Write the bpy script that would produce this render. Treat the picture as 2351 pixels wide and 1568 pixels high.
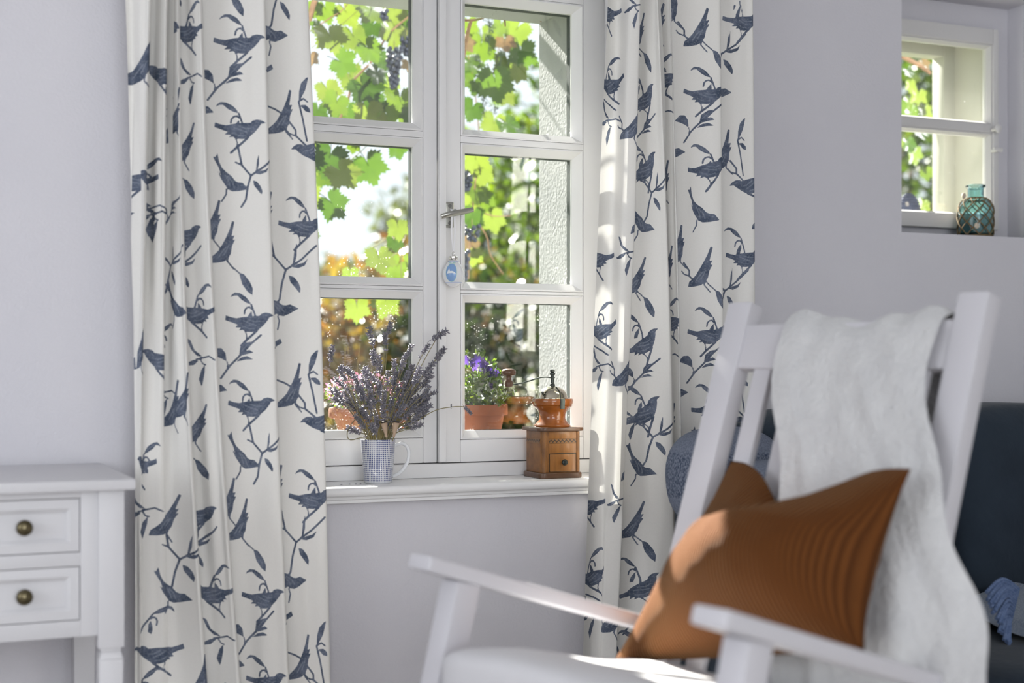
import bpy, bmesh, math, random
import numpy as np
from mathutils import Vector, Matrix, Euler, noise
random.seed(7); np.random.seed(7)
sc = bpy.context.scene
for o in list(bpy.data.objects): bpy.data.objects.remove(o)
COL = sc.collection
PI = math.pi

# ------------------------------------------------------------------ camera
CA = math.radians(23.7); FPX = 3265.0
CAM = Vector((0, -3.0, 1.0))
cd = bpy.data.cameras.new('camera'); cam = bpy.data.objects.new('camera', cd); COL.objects.link(cam)
cam.location = CAM; cam.rotation_euler = (PI/2, 0, -CA)
cd.sensor_width = 36.0; cd.lens = FPX/2351*36.0; cd.shift_y = 50/2351; cd.clip_start = .05; cd.clip_end = 300
cd.dof.use_dof = True; cd.dof.focus_distance = 3.16; cd.dof.aperture_fstop = 2.2
sc.camera = cam
# ------------------------------------------------------------------ colour management, sky, sun, daylight
sc.view_settings.view_transform = 'Standard'; sc.view_settings.look = 'None'
sc.view_settings.exposure = 0.0; sc.view_settings.gamma = 1.0; sc.view_settings.use_curve_mapping = False
w = bpy.data.worlds.new('sky'); sc.world = w; w.use_nodes = True
bg = w.node_tree.nodes['Background']; bg.inputs[0].default_value = (.86, .93, 1, 1); bg.inputs[1].default_value = 1.35
def lamp(name, kind, loc, rot, energy, color=(1, 1, 1), size=None, size_y=None, angle=None):
    ld = bpy.data.lights.new(name, kind); ld.energy = energy; ld.color = color
    if size: ld.shape = 'RECTANGLE'; ld.size = size; ld.size_y = size_y
    if angle: ld.angle = angle
    o = bpy.data.objects.new(name, ld); COL.objects.link(o); o.location = loc; o.rotation_euler = rot
    return o
SUN = Vector((.07, -1, -.695))
lamp('sun', 'SUN', (0, 8, 8), SUN.to_track_quat('-Z', 'Y').to_euler(), 42, (1, .95, .87), angle=math.radians(.6))
# daylight entering by the room's other two windows (left wall, and the wall behind the camera)
lamp('daylight_left_window', 'AREA', (-2.17, -1.95, 1.45), (0, -PI/2, 0), 20, (.93, .965, 1), 1.5, 1.9)
lamp('daylight_back_window', 'AREA', (.1, -5.32, 1.45), (PI/2, 0, 0), 63, (.94, .97, 1), 2.6, 1.7)

# ------------------------------------------------------------------ helpers
def at(px, py, Y):
    u = (px-1175.5)/FPX; z = (Y+3.0)/(math.cos(CA)-u*math.sin(CA))
    return Vector((z*(math.sin(CA)+u*math.cos(CA)), Y, 1.0-z*(py-834)/FPX))
def X_at(px, Y): return at(px, 834, Y).x
W = {}
def empty(name, loc, label=None, cat=None, group=None, kind=None):
    o = bpy.data.objects.new(name, None); COL.objects.link(o); o.location = loc; W[o] = Vector(loc)
    tag(o, label, cat, group, kind); return o
def tag(o, label=None, cat=None, group=None, kind=None):
    if label: o['label'] = label
    if cat: o['category'] = cat
    if group: o['group'] = group
    if kind: o['kind'] = kind
    return o
class MB:
    def __init__(s): s.v = []; s.f = []
    def add(s, vs, fs):
        b = len(s.v); s.v += [Vector(p) for p in vs]; s.f += [[i+b for i in f] for f in fs]; return s
    def box(s, c, d, M=None):
        c = Vector(c); x, y, z = d[0]/2, d[1]/2, d[2]/2
        vs = [Vector(p) for p in ((-x,-y,-z),(x,-y,-z),(x,y,-z),(-x,y,-z),(-x,-y,z),(x,-y,z),(x,y,z),(-x,y,z))]
        if M is not None: vs = [M @ p for p in vs]
        return s.add([p+c for p in vs], [(0,3,2,1),(4,5,6,7),(0,1,5,4),(1,2,6,5),(2,3,7,6),(3,0,4,7)])
    def bb(s, x0, x1, y0, y1, z0, z1):
        return s.box(((x0+x1)/2, (y0+y1)/2, (z0+z1)/2), (x1-x0, y1-y0, z1-z0))
    def hexa(s, lo, hi):   # two quads (4 points each, same winding), lower and upper
        return s.add(list(lo)+list(hi), [(0,3,2,1),(4,5,6,7),(0,1,5,4),(1,2,6,5),(2,3,7,6),(3,0,4,7)])
    def bar(s, a, b, wdir, wid, thk):   # straight board from a to b, width along wdir
        a = Vector(a); b = Vector(b); t = (b-a).normalized(); wv = Vector(wdir); wv = (wv-t*wv.dot(t)).normalized(); n = t.cross(wv)
        r = lambda p: [p-wv*wid/2-n*thk/2, p+wv*wid/2-n*thk/2, p+wv*wid/2+n*thk/2, p-wv*wid/2+n*thk/2]
        return s.hexa(r(a), r(b))
    def tube(s, pts, rad, n=8, cap=True, flat=1.0):
        pts = [Vector(p) for p in pts]; m = len(pts); rs = rad if isinstance(rad, (list, tuple)) else [rad]*m
        vs = []; up = None
        for i, p in enumerate(pts):
            t = (pts[min(i+1, m-1)]-pts[max(i-1, 0)]).normalized()
            if up is None: up = t.orthogonal().normalized()
            up = (up-t*up.dot(t)); up = up.normalized() if up.length > 1e-6 else t.orthogonal().normalized()
            b = t.cross(up)
            for k in range(n):
                a = 2*PI*k/n; vs.append(p+(up*math.cos(a)*flat+b*math.sin(a))*rs[i])
        fs = [(i*n+k, i*n+(k+1)%n, (i+1)*n+(k+1)%n, (i+1)*n+k) for i in range(m-1) for k in range(n)]
        if cap: fs += [tuple(range(n-1, -1, -1)), tuple((m-1)*n+k for k in range(n))]
        return s.add(vs, fs)
    def lathe(s, prof, c, n=32, M=None, closed=False):
        c = Vector(c); m = len(prof); vs = []
        for r, z in prof:
            for k in range(n):
                a = 2*PI*k/n; p = Vector((r*math.cos(a), r*math.sin(a), z)); vs.append((M @ p if M is not None else p)+c)
        fs = [(i*n+k, i*n+(k+1)%n, (i+1)*n+(k+1)%n, (i+1)*n+k) for i in range(m-1) for k in range(n)]
        if closed: fs += [((m-1)*n+k, (m-1)*n+(k+1)%n, (k+1)%n, k) for k in range(n)]
        else: fs += [tuple(range(n-1, -1, -1)), tuple((m-1)*n+k for k in range(n))]
        return s.add(vs, fs)
    def prism(s, poly, z0, z1):
        n = len(poly)
        return s.add([(x, y, z0) for x, y in poly]+[(x, y, z1) for x, y in poly],
                     [tuple(range(n-1, -1, -1)), tuple(range(n, 2*n))]+[(k, (k+1)%n, n+(k+1)%n, n+k) for k in range(n)])
    def grid(s, fn, nu, nv):
        vs = [fn(i/nu, j/nv) for j in range(nv+1) for i in range(nu+1)]
        fs = [(j*(nu+1)+i, j*(nu+1)+i+1, (j+1)*(nu+1)+i+1, (j+1)*(nu+1)+i) for j in range(nv) for i in range(nu)]
        return s.add(vs, fs)
    def sphere(s, c, r, n=12, m=8):
        rr = r if isinstance(r, (list, tuple)) else (r, r, r); c = Vector(c)
        pr = [(math.sin(PI*i/m), -math.cos(PI*i/m)) for i in range(m+1)]
        pr[0] = (.02, -1); pr[-1] = (.02, 1); b = len(s.v); s.lathe(pr, (0, 0, 0), n)
        for i in range(b, len(s.v)): p = s.v[i]; s.v[i] = Vector((p.x*rr[0], p.y*rr[1], p.z*rr[2]))+c
        return s
    def mesh(s, name, mat, off=Vector((0, 0, 0)), bevel=0, smooth=None, seg=2):
        me = bpy.data.meshes.new(name); me.from_pydata([p-off for p in s.v], [], s.f)
        if bevel:
            bm = bmesh.new(); bm.from_mesh(me); bmesh.ops.recalc_face_normals(bm, faces=bm.faces)
            es = [e for e in bm.edges if len(e.link_faces) == 2 and e.calc_face_angle(0) > .5]
            bmesh.ops.bevel(bm, geom=es, offset=bevel, segments=seg, profile=.6, affect='EDGES', clamp_overlap=True)
            bm.to_mesh(me); bm.free()
        else:
            bm = bmesh.new(); bm.from_mesh(me); bmesh.ops.recalc_face_normals(bm, faces=bm.faces); bm.to_mesh(me); bm.free()
        if smooth is not None or bevel:
            me.shade_smooth(); me.set_sharp_from_angle(angle=math.radians(smooth if smooth is not None else 35))
        if mat: me.materials.append(mat)
        return me
    def build(s, name, mat, parent=None, bevel=0, smooth=None, seg=2, **tags):
        if parent is None:
            xs = [p.x for p in s.v]; ys = [p.y for p in s.v]; zs = [p.z for p in s.v]
            off = Vector(((min(xs)+max(xs))/2, (min(ys)+max(ys))/2, min(zs)))
        else: off = W[parent]
        o = bpy.data.objects.new(name, s.mesh(name, mat, off, bevel, smooth, seg)); COL.objects.link(o)
        W[o] = off.copy()
        if parent is None: o.location = off
        else: o.parent = parent
        return tag(o, **tags)
def inst(name, me, M, parent):       # an instance of a shared mesh; M is its world matrix
    o = bpy.data.objects.new(name, me); COL.objects.link(o); o.parent = parent
    o.matrix_local = Matrix.Translation(-W[parent]) @ M; W[o] = W[parent]; return o
def smoothpts(pts, n=8):
    pts = [Vector(p) for p in pts]; out = []
    for i in range(len(pts)-1):
        a, b, c, d = pts[max(i-1, 0)], pts[i], pts[i+1], pts[min(i+2, len(pts)-1)]
        for k in range(n):
            t = k/n; out.append(.5*((2*b)+(c-a)*t+(2*a-5*b+4*c-d)*t*t+(3*b-a-3*c+d)*t**3))
    return out+[pts[-1]]
# ------------------------------------------------------------------ materials
def new_mat(name):
    m = bpy.data.materials.new(name); m.use_nodes = True; nt = m.node_tree; nt.nodes.clear()
    out = nt.nodes.new('ShaderNodeOutputMaterial'); return m, nt, out
def N(nt, t, **kw):
    n = nt.nodes.new('ShaderNode'+t)
    for k, v in kw.items():
        if k.startswith('i_'): n.inputs[k[2:].replace('_', ' ')].default_value = v
        elif k.startswith('n_'): n.inputs[int(k[2:])].default_value = v
        else: setattr(n, k, v)
    return n
def c4(c): return (*c, 1)
def mat(name, col, rough=.5, col2=None, nscale=8, bump=0, bscale=200, metal=0, spec=.5, sheen=0, detail=4, stretch=None, trans=0, ior=1.45, coat=0, bdist=.002):
    m, nt, out = new_mat(name); L = nt.links.new
    p = N(nt, 'BsdfPrincipled'); L(p.outputs[0], out.inputs[0])
    p.inputs['Roughness'].default_value = rough; p.inputs['Metallic'].default_value = metal
    p.inputs['Specular IOR Level'].default_value = spec; p.inputs['Sheen Weight'].default_value = sheen
    p.inputs['Transmission Weight'].default_value = trans; p.inputs['IOR'].default_value = ior; p.inputs['Coat Weight'].default_value = coat
    tc = N(nt, 'TexCoord'); src = tc.outputs['Object']
    if stretch:
        mp = N(nt, 'Mapping'); mp.inputs['Scale'].default_value = stretch; L(src, mp.inputs[0]); src = mp.outputs[0]
    if col2:
        nz = N(nt, 'TexNoise'); nz.inputs['Scale'].default_value = nscale; nz.inputs['Detail'].default_value = detail; L(src, nz.inputs['Vector'])
        r = N(nt, 'ValToRGB'); r.color_ramp.elements[0].position = .3; r.color_ramp.elements[1].position = .7
        r.color_ramp.elements[0].color = c4(col); r.color_ramp.elements[1].color = c4(col2)
        L(nz.outputs[0], r.inputs[0]); L(r.outputs[0], p.inputs['Base Color'])
    else: p.inputs['Base Color'].default_value = c4(col)
    if bump:
        nb = N(nt, 'TexNoise'); nb.inputs['Scale'].default_value = bscale; nb.inputs['Detail'].default_value = 3; L(src, nb.inputs['Vector'])
        b = N(nt, 'Bump'); b.inputs['Strength'].default_value = bump; b.inputs['Distance'].default_value = bdist
        L(nb.outputs[0], b.inputs['Height']); L(b.outputs[0], p.inputs['Normal'])
    return m
def leaf_mat(name, cols, trans=.55, tcol=None, scale=3.0, rough=.45, obj_random=True, ior=1.25, dim=.53):
    """thin leaf: diffuse + translucent + a little gloss; hue varies per leaf (object random) and by noise"""
    m, nt, out = new_mat(name); L = nt.links.new
    oi = N(nt, 'ObjectInfo'); tc = N(nt, 'TexCoord'); nz = N(nt, 'TexNoise'); nz.inputs['Scale'].default_value = scale; nz.inputs['Detail'].default_value = 3
    geo = N(nt, 'NewGeometry'); L(geo.outputs['Position'], nz.inputs['Vector'])
    if obj_random:
        mx = N(nt, 'Math', operation='MULTIPLY_ADD'); L(nz.outputs[0], mx.inputs[0]); mx.inputs[1].default_value = .8; mx.inputs[2].default_value = -.4
        ad = N(nt, 'Math', operation='ADD'); L(mx.outputs[0], ad.inputs[0]); L(oi.outputs['Random'], ad.inputs[1]); src = ad.outputs[0]
    else:
        mx = N(nt, 'MapRange'); mx.inputs[1].default_value = .3; mx.inputs[2].default_value = .7; L(nz.outputs[0], mx.inputs[0]); src = mx.outputs[0]
    r = N(nt, 'ValToRGB'); L(src, r.inputs[0])
    while len(r.color_ramp.elements) < len(cols): r.color_ramp.elements.new(.5)
    if dim != 1: cols = [tuple(q*dim for q in cc) for cc in cols]
    for i, c in enumerate(cols): r.color_ramp.elements[i].position = i/(len(cols)-1) if len(cols) > 1 else 0; r.color_ramp.elements[i].color = c4(c)
    d = N(nt, 'BsdfDiffuse'); L(r.outputs[0], d.inputs[0])
    t = N(nt, 'BsdfTranslucent')
    hs = N(nt, 'MixRGB', blend_type='MULTIPLY'); hs.inputs[0].default_value = 1; L(r.outputs[0], hs.inputs[1]); hs.inputs[2].default_value = c4(tcol or (1.6, 1.5, .5)); L(hs.outputs[0], t.inputs[0])
    mi = N(nt, 'MixShader'); mi.inputs[0].default_value = trans; L(d.outputs[0], mi.inputs[1]); L(t.outputs[0], mi.inputs[2])
    g = N(nt, 'BsdfGlossy'); g.inputs['Roughness'].default_value = rough
    fr = N(nt, 'Fresnel'); fr.inputs[0].default_value = ior
    m2 = N(nt, 'MixShader'); L(fr.outputs[0], m2.inputs[0]); L(mi.outputs[0], m2.inputs[1]); L(g.outputs[0], m2.inputs[2]); L(m2.outputs[0], out.inputs[0])
    return m

M = {}
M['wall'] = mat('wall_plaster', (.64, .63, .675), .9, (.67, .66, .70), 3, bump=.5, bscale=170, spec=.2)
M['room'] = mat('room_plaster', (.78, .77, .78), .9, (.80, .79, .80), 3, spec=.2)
M['floor'] = mat('floor_boards', (.50, .455, .42), .5, (.56, .515, .475), 6, stretch=(1, 12, 1))
M['paint'] = mat('window_paint', (.77, .765, .77), .38, (.80, .795, .80), 5, bump=.06, bscale=90)
M['cream'] = mat('cream_paint', (.46, .455, .39), .5, (.49, .485, .42), 5)
M['paint2'] = mat('small_window_paint', (.66, .65, .645), .45, (.69, .68, .68), 5)
M['outer'] = mat('outer_plaster', (.35, .355, .37), .9, (.39, .395, .405), 4, bump=.8, bscale=120, spec=.15)
M['white'] = mat('white_lacquer', (.55, .54, .575), .42, (.575, .565, .60), 4)
M['desk'] = mat('desk_lacquer', (.62, .615, .64), .42, (.635, .63, .655), 4)
M['gap'] = mat('rubber_gasket', (.03, .04, .04), .6)
M['steel'] = mat('satin_nickel', (.42, .42, .39), .33, (.48, .48, .44), 20, metal=1)
M['screw'] = mat('screw_steel', (.22, .22, .21), .4, metal=1)

# ------------------------------------------------------------------ the setting
YW, YO = -.11, .247            # inner and outer face of the window wall
OX0, OX1, OZ0, OZ1 = .715, 1.575, .742, 1.93   # inner opening of the big window
def wall_xz(name, xs, zs, holes, y0, y1, m, kind='structure', parent=None, **t):
    mb = MB()
    for i in range(len(xs)-1):
        for j in range(len(zs)-1):
            cx, cz = (xs[i]+xs[i+1])/2, (zs[j]+zs[j+1])/2
            if any(h[0] < cx < h[1] and h[2] < cz < h[3] for h in holes): continue
            mb.bb(xs[i], xs[i+1], y0, y1, zs[j], zs[j+1])
    o = mb.build(name, m, parent); bm = bmesh.new(); bm.from_mesh(o.data)
    bmesh.ops.remove_doubles(bm, verts=bm.verts, dist=1e-5)
    seen = {}
    for f in bm.faces: seen.setdefault(tuple(sorted(v.index for v in f.verts)), []).append(f)
    bmesh.ops.delete(bm, geom=[f for fs in seen.values() if len(fs) > 1 for f in fs], context='FACES')
    bmesh.ops.recalc_face_normals(bm, faces=bm.faces); bm.to_mesh(o.data); bm.free()
    return tag(o, kind=kind, **t)
NX0, NX1, NZ0, NZ1 = X_at(2070, YW), 2.821, 1.331, 1.972      # small window niche
holes_in = [(OX0, OX1, OZ0-.02, OZ1), (NX0, NX1, NZ0, NZ1)]
wall_xz('wall_window', [-2.2, OX0, OX1, NX0, NX1, 4.2], [0, OZ0-.02, NZ0, OZ1, NZ1, 2.45], holes_in, YW, .045, M['wall'])
JX0, JX1, JZ0, JZ1 = .775, 1.50, .80, 1.853
SX0, SX1, SZ0, SZ1 = 2.26, 2.756, 1.385, 1.905
wall_xz('wall_outer', [-2.2, JX0, JX1, SX0, SX1, 4.2], [-.4, JZ0, SZ0, JZ1, SZ1, 3.4], [(JX0, JX1, JZ0, JZ1), (SX0, SX1, SZ0, SZ1)], .045, YO, M['outer'])
MB().bb(-2.2, 4.2, -5.4, YW, -.06, 0).build('floor', M['floor'], kind='structure')
MB().bb(-2.2, 4.2, -5.4, .045, 2.45, 2.53).build('ceiling', M['room'], kind='structure')
wall_xz('wall_back', [-2.2, -1.2, 1.4, 4.2], [0, .6, 2.3, 2.45], [(-1.2, 1.4, .6, 2.3)], -5.5, -5.4, M['room'])
mb = MB(); 
for (y0, y1, z0, z1) in ((-5.5, -2.9, 0, 2.45), (-1.0, .045, 0, 2.45), (-2.9, -1.0, 0, .7), (-2.9, -1.0, 2.2, 2.45)): mb.bb(-2.3, -2.2, y0, y1, z0, z1)
mb.build('wall_left', M['room'], kind='structure')
MB().bb(4.2, 4.3, -5.5, .045, 0, 2.45).build('wall_right', M['room'], kind='structure')

# --- big casement window
win = empty('window_1', (1.13, 0, OZ0), kind='structure')
fr = MB(); fr.bb(OX0, .742, -.004, .06, OZ0, OZ1).build('frame_post', M['paint'], win, bevel=.003)
MB().bb(1.556, OX1, -.004, .06, OZ0, OZ1).build('frame_post', M['paint'], win, bevel=.003)
MB().bb(.742, 1.556, -.004, .06, OZ0, .774).build('frame_rail', M['paint'], win, bevel=.004)
MB().bb(.742, 1.556, -.004, .06, 1.893, OZ1).build('frame_rail', M['paint'], win, bevel=.003)
# glass: clear, reflective at a glance, dusty and water-spotted
def glass_mat(name, tint=(.97, .985, .975), dirt=1.0):
    m, nt, out = new_mat(name); L = nt.links.new
    tr = N(nt, 'BsdfTransparent'); tr.inputs[0].default_value = c4(tint)
    gl = N(nt, 'BsdfGlossy'); gl.inputs['Roughness'].default_value = .0; gl.inputs[0].default_value = (1, 1, 1, 1)
    lw = N(nt, 'LayerWeight'); lw.inputs[0].default_value = .5
    pw = N(nt, 'Math', operation='POWER'); L(lw.outputs['Facing'], pw.inputs[0]); pw.inputs[1].default_value = 5
    mu = N(nt, 'Math', operation='MULTIPLY_ADD'); L(pw.outputs[0], mu.inputs[0]); mu.inputs[1].default_value = .93; mu.inputs[2].default_value = .055; mu.use_clamp = True
    mi = N(nt, 'MixShader'); L(mu.outputs[0], mi.inputs[0]); L(tr.outputs[0], mi.inputs[1]); L(gl.outputs[0], mi.inputs[2])
    geo = N(nt, 'NewGeometry')
    vo = N(nt, 'TexVoronoi'); vo.inputs['Scale'].default_value = 190; L(geo.outputs['Position'], vo.inputs['Vector'])
    wn = N(nt, 'TexWhiteNoise'); L(vo.outputs['Position'], wn.inputs['Vector'])
    rr = N(nt, 'MapRange'); rr.inputs[1].default_value = 0; rr.inputs[2].default_value = 1; rr.inputs[3].default_value = .05; rr.inputs[4].default_value = .40; L(wn.outputs[0], rr.inputs[0])
    lt = N(nt, 'Math', operation='LESS_THAN'); L(vo.outputs['Distance'], lt.inputs[0]); L(rr.outputs[0], lt.inputs[1])
    nz = N(nt, 'TexNoise'); nz.inputs['Scale'].default_value = 9; nz.inputs['Detail'].default_value = 4; L(geo.outputs['Position'], nz.inputs['Vector'])
    sep = N(nt, 'SeparateXYZ'); L(geo.outputs['Position'], sep.inputs[0])
    zr = N(nt, 'MapRange'); zr.inputs[1].default_value = .84; zr.inputs[2].default_value = 1.5; zr.inputs[3].default_value = .16; zr.inputs[4].default_value = -.06; L(sep.outputs['Z'], zr.inputs[0])
    ad = N(nt, 'Math', operation='ADD'); L(nz.outputs[0], ad.inputs[0]); L(zr.outputs[0], ad.inputs[1])
    gt = N(nt, 'MapRange'); gt.inputs[1].default_value = .56; gt.inputs[2].default_value = .74; L(ad.outputs[0], gt.inputs[0])
    gate = N(nt, 'Math', operation='LESS_THAN'); w2 = N(nt, 'TexWhiteNoise'); L(vo.outputs['Position'], w2.inputs['Vector']); w2.noise_dimensions = '4D'; w2.inputs['W'].default_value = 3.3
    g2 = N(nt, 'Math', operation='MULTIPLY'); L(gt.outputs[0], g2.inputs[0]); g2.inputs[1].default_value = .55
    L(w2.outputs[0], gate.inputs[0]); L(g2.outputs[0], gate.inputs[1])
    sp = N(nt, 'Math', operation='MULTIPLY'); L(lt.outputs[0], sp.inputs[0]); L(gate.outputs[0], sp.inputs[1])
    sp2 = N(nt, 'Math', operation='MULTIPLY'); L(sp.outputs[0], sp2.inputs[0]); sp2.inputs[1].default_value = .13*dirt
    fm = N(nt, 'MapRange'); fm.inputs[1].default_value = .35; fm.inputs[2].default_value = .9; fm.inputs[3].default_value = .001; fm.inputs[4].default_value = .006*dirt; L(ad.outputs[0], fm.inputs[0])
    mx = N(nt, 'Math', operation='MAXIMUM'); L(sp2.outputs[0], mx.inputs[0]); L(fm.outputs[0], mx.inputs[1])
    d = N(nt, 'BsdfDiffuse'); d.inputs[0].default_value = (.9, .9, .88, 1); t = N(nt, 'BsdfTranslucent'); t.inputs[0].default_value = (.9, .9, .88, 1)
    dm = N(nt, 'MixShader'); dm.inputs[0].default_value = .6; L(d.outputs[0], dm.inputs[1]); L(t.outputs[0], dm.inputs[2])
    fin = N(nt, 'MixShader'); L(mx.outputs[0], fin.inputs[0]); L(mi.outputs[0], fin.inputs[1]); L(dm.outputs[0], fin.inputs[2]); L(fin.outputs[0], out.inputs[0])
    return m
M['glass'] = glass_mat('window_glass')
def bead_ring(x0, x1, z0, z1, b, yf, yg, lip=.0035):   # outer rectangle at yf sloping to inner rectangle at yg, solid behind
    mb = MB(); O = [(x0, z0), (x1, z0), (x1, z1), (x0, z1)]; I = [(x0+b, z0+b), (x1-b, z0+b), (x1-b, z1-b), (x0+b, z1-b)]
    Q = [(x0+lip, z0+lip), (x1-lip, z0+lip), (x1-lip, z1-lip), (x0+lip, z1-lip)]
    vs = [(x, yg+.01, z) for x, z in O]+[(x, yf, z) for x, z in O]+[(x, yf-.0012, z) for x, z in Q]+[(x, yg-.004, z) for x, z in I]+[(x, yg, z) for x, z in I]+[(x, yg+.01, z) for x, z in I]
    fs = []
    for r in range(5):
        for k in range(4): fs.append((r*4+k, r*4+(k+1)%4, (r+1)*4+(k+1)%4, (r+1)*4+k))
    fs += [(20+k, 20+(k+1)%4, (k+1)%4, k) for k in range(4)]
    return mb.add(vs, fs)
ZP = [(.846, 1.139), (1.186, 1.481), (1.535, 1.824)]
BD = .019
def sash(x0, x1, gx0, gx1, dz, proud, zb, zt):
    yf = -proud; yg = .026; zz = [(a+dz, b+dz) for a, b in ZP]
    fx0, fx1 = gx0-BD, gx1+BD
    mb = MB(); g = .0007
    zl = zz[0][0]-BD; zh = zz[-1][1]+BD
    mb.bb(x0, fx0-g, yf, .05, zb, zt); mb.bb(fx1+g, x1, yf, .05, zb, zt)
    mb.bb(fx0-g, fx1+g, yf+.0006, .0495, zb, zl-g); mb.bb(fx0-g, fx1+g, yf+.0006, .0495, zh+g, zt)
    s = mb.build('sash', M['paint'], win, bevel=.0022)
    for k in range(2):
        MB().bb(fx0-g, fx1+g, yf+.0008, .05, zz[k][1]+BD+g, zz[k+1][0]-BD-g).build('muntin', M['paint'], s, bevel=.0012)
    for k in range(3):
        bead_ring(fx0, fx1, zz[k][0]-BD, zz[k][1]+BD, BD, yf+.001, yg).build('glazing_bead', M['paint'], s, smooth=20)
        MB().bb(gx0-.004, gx1+.004, yg+.001, yg+.004, zz[k][0]-.004, zz[k][1]+.004).build('pane', M['glass'], s)
        mbg = MB(); e = .0016
        for (a0, a1, b0, b1) in ((gx0-.004, gx0+e, zz[k][0]-.004, zz[k][1]+.004), (gx1-e, gx1+.004, zz[k][0]-.004, zz[k][1]+.004), (gx0, gx1, zz[k][0]-.004, zz[k][0]+e*.4), (gx0, gx1, zz[k][1]-e, zz[k][1]+.004)):
            mbg.bb(a0, a1, yg+.005, yg+.02, b0, b1)
        mbg.build('gasket', M['gap'], s)
    return s
sash(.742, 1.1345, .810, 1.082, .006, -.006, .776, 1.89)
rs = sash(1.1365, 1.556, 1.2087, 1.4807, 0, .002, .776, 1.89)
MB().bb(1.1335, 1.150, -.013, -.002, .778, 1.888).build('astragal', M['paint'], win, bevel=.003)
MB().tube([(1.5605, -.012, 1.80), (1.5605, -.012, 1.90)], .008, 12).build('hinge', M['paint'], win, smooth=40)
# handle
hd = at(1033, 492, -.016)
h = MB().box((hd.x, -.0055, hd.z), (.026, .007, .058)).build('window_handle', M['steel'], win, bevel=.003)
MB().box((hd.x+.001, -.0105, hd.z), (.019, .004, .050)).build('backplate', M['steel'], h, bevel=.0015)
for dz in (-.0195, .0195):
    MB().tube([(hd.x+.001, -.011, hd.z+dz), (hd.x+.001, -.0142, hd.z+dz)], .0042, 12).build('screw', M['screw'], h, smooth=30)
MB().tube([(hd.x+.001, -.011, hd.z), (hd.x+.001, -.045, hd.z)], [.008, .0065], 14).build('spindle', M['steel'], h, smooth=30)
la, lb = at(1013, 497, -.047), at(1086, 481, -.047)
pts = smoothpts([la, la.lerp(lb, .3)+Vector((0, -.003, .001)), la.lerp(lb, .7), lb], 4)
mb = MB(); mb.tube(pts, [.0062+.0012*math.sin(PI*i/(len(pts)-1)) for i in range(len(pts))], 10, flat=.8)
mb.build('lever', M['steel'], h, smooth=50)
# sill board with moulded nose
YS = -.165
prof = [(.0, .742), (YS+.006, .742), (YS+.001, .739), (YS, .733), (YS+.001, .726), (YS+.006, .7225), (YS+.014, .7215), (YS+.015, .716), (YS+.019, .714), (YS+.019, .708), (YS+.03, .706), (.0, .706)]
mb = MB(); SA, SB = .60, 1.70; n = len(prof)
mb.add([(SA, y, z) for y, z in prof]+[(SB, y, z) for y, z in prof], [(k, (k+1)%n, n+(k+1)%n, n+k) for k in range(n)]+[tuple(range(n-1, -1, -1)), tuple(range(n, 2*n))])
mb.build('trim_1', M['paint'], smooth=50, kind='structure', label='white painted window sill board with moulded nose under the large window')
# outer sill
MB().hexa([(JX0, .05, .79), (JX1, .05, .79), (JX1, .30, .775), (JX0, .30, .775)], [(JX0, .05, .815), (JX1, .05, .815), (JX1, .30, .80), (JX0, .30, .80)]).build('trim_2', M['outer'], kind='structure', label='pale outer window ledge holding the flower pots')

# --- small window in its niche
w2 = empty('window_2', (2.55, .03, 1.36), kind='structure')
F0, F1, G0, G1 = 2.33, 2.764, 2.372, 2.741
mb = MB(); mb.bb(F0, G0-.008, .005, .045, 1.361, 1.906); mb.bb(G1+.004, F1, .005, .045, 1.361, 1.906); mb.bb(G0-.008, G1+.004, .0055, .045, 1.361, 1.397); mb.bb(G0-.008, G1+.004, .0055, .045, 1.864, 1.906)
s2 = mb.build('sash', M['paint2'], w2, bevel=.004)
MB().bb(G0-.01, G1+.01, .008, .045, 1.624, 1.647).build('muntin', M['paint2'], s2, bevel=.004)
for z0, z1 in ((1.397, 1.624), (1.647, 1.864)):
    bead_ring(G0-.008, G1+.004, z0, z1, .009, .012, .028).build('glazing_bead', M['paint2'], s2)
    MB().bb(G0-.004, G1, .029, .031, z0+.004, z1-.004).build('pane', M['glass'], s2)
for py, tilt in ((297, 0), (345, 1)):
    p = at(2284, py, -.005)
    mb = MB(); mb.tube([(p.x, .006, p.z), (p.x, -.016, p.z)], .005, 10)
    if tilt: mb.tube([(p.x-.012, -.014, p.z+.002), (p.x+.014, -.016, p.z)], [.004, .006], 8)
    else: mb.sphere((p.x, -.018, p.z), (.011, .006, .012), 12, 8)
    mb.build('latch', M['paint2'], w2, smooth=40)
# outer frame of the double window
mb = MB(); a, b = SX0+.04, SX1-.043
mb.bb(SX0-.002, a, .165, .215, SZ0, SZ1); mb.bb(b, SX1+.002, .165, .215, SZ0, SZ1); mb.bb(a, b, .166, .215, SZ0, SZ0+.02); mb.bb(a, b, .166, .215, SZ1-.045, SZ1)
mb.build('outer_frame', M['cream'], w2, bevel=.004)
for nm, q in (('lining_board', (SX1-.006, SX1, .046, .166, SZ0, SZ1)), ('lining_board', (SX0, SX0+.006, .046, .166, SZ0, SZ1)), ('lining_board', (SX0+.006, SX1-.006, .046, .166, SZ1-.006, SZ1)), ('lining_board', (SX0+.006, SX1-.006, .046, .166, SZ0, SZ0+.006))):
    MB().bb(*q).build(nm, M['cream'], w2)
# niche lining: back strip right of the sash and above it is the wall itself
wall_xz('trim_3', [NX0-.05, F0+.003, F1-.003, NX1+.02], [NZ0-.02, 1.364, 1.903, NZ1+.02], [(F0+.003, F1-.003, 1.364, 1.903)], .035, .046, M['wall'])
MB().bb(NX0-.05, NX1+.02, YW+.004, .04, NZ0-.03, NZ0).build('trim_4', M['wall'], kind='structure')

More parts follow.
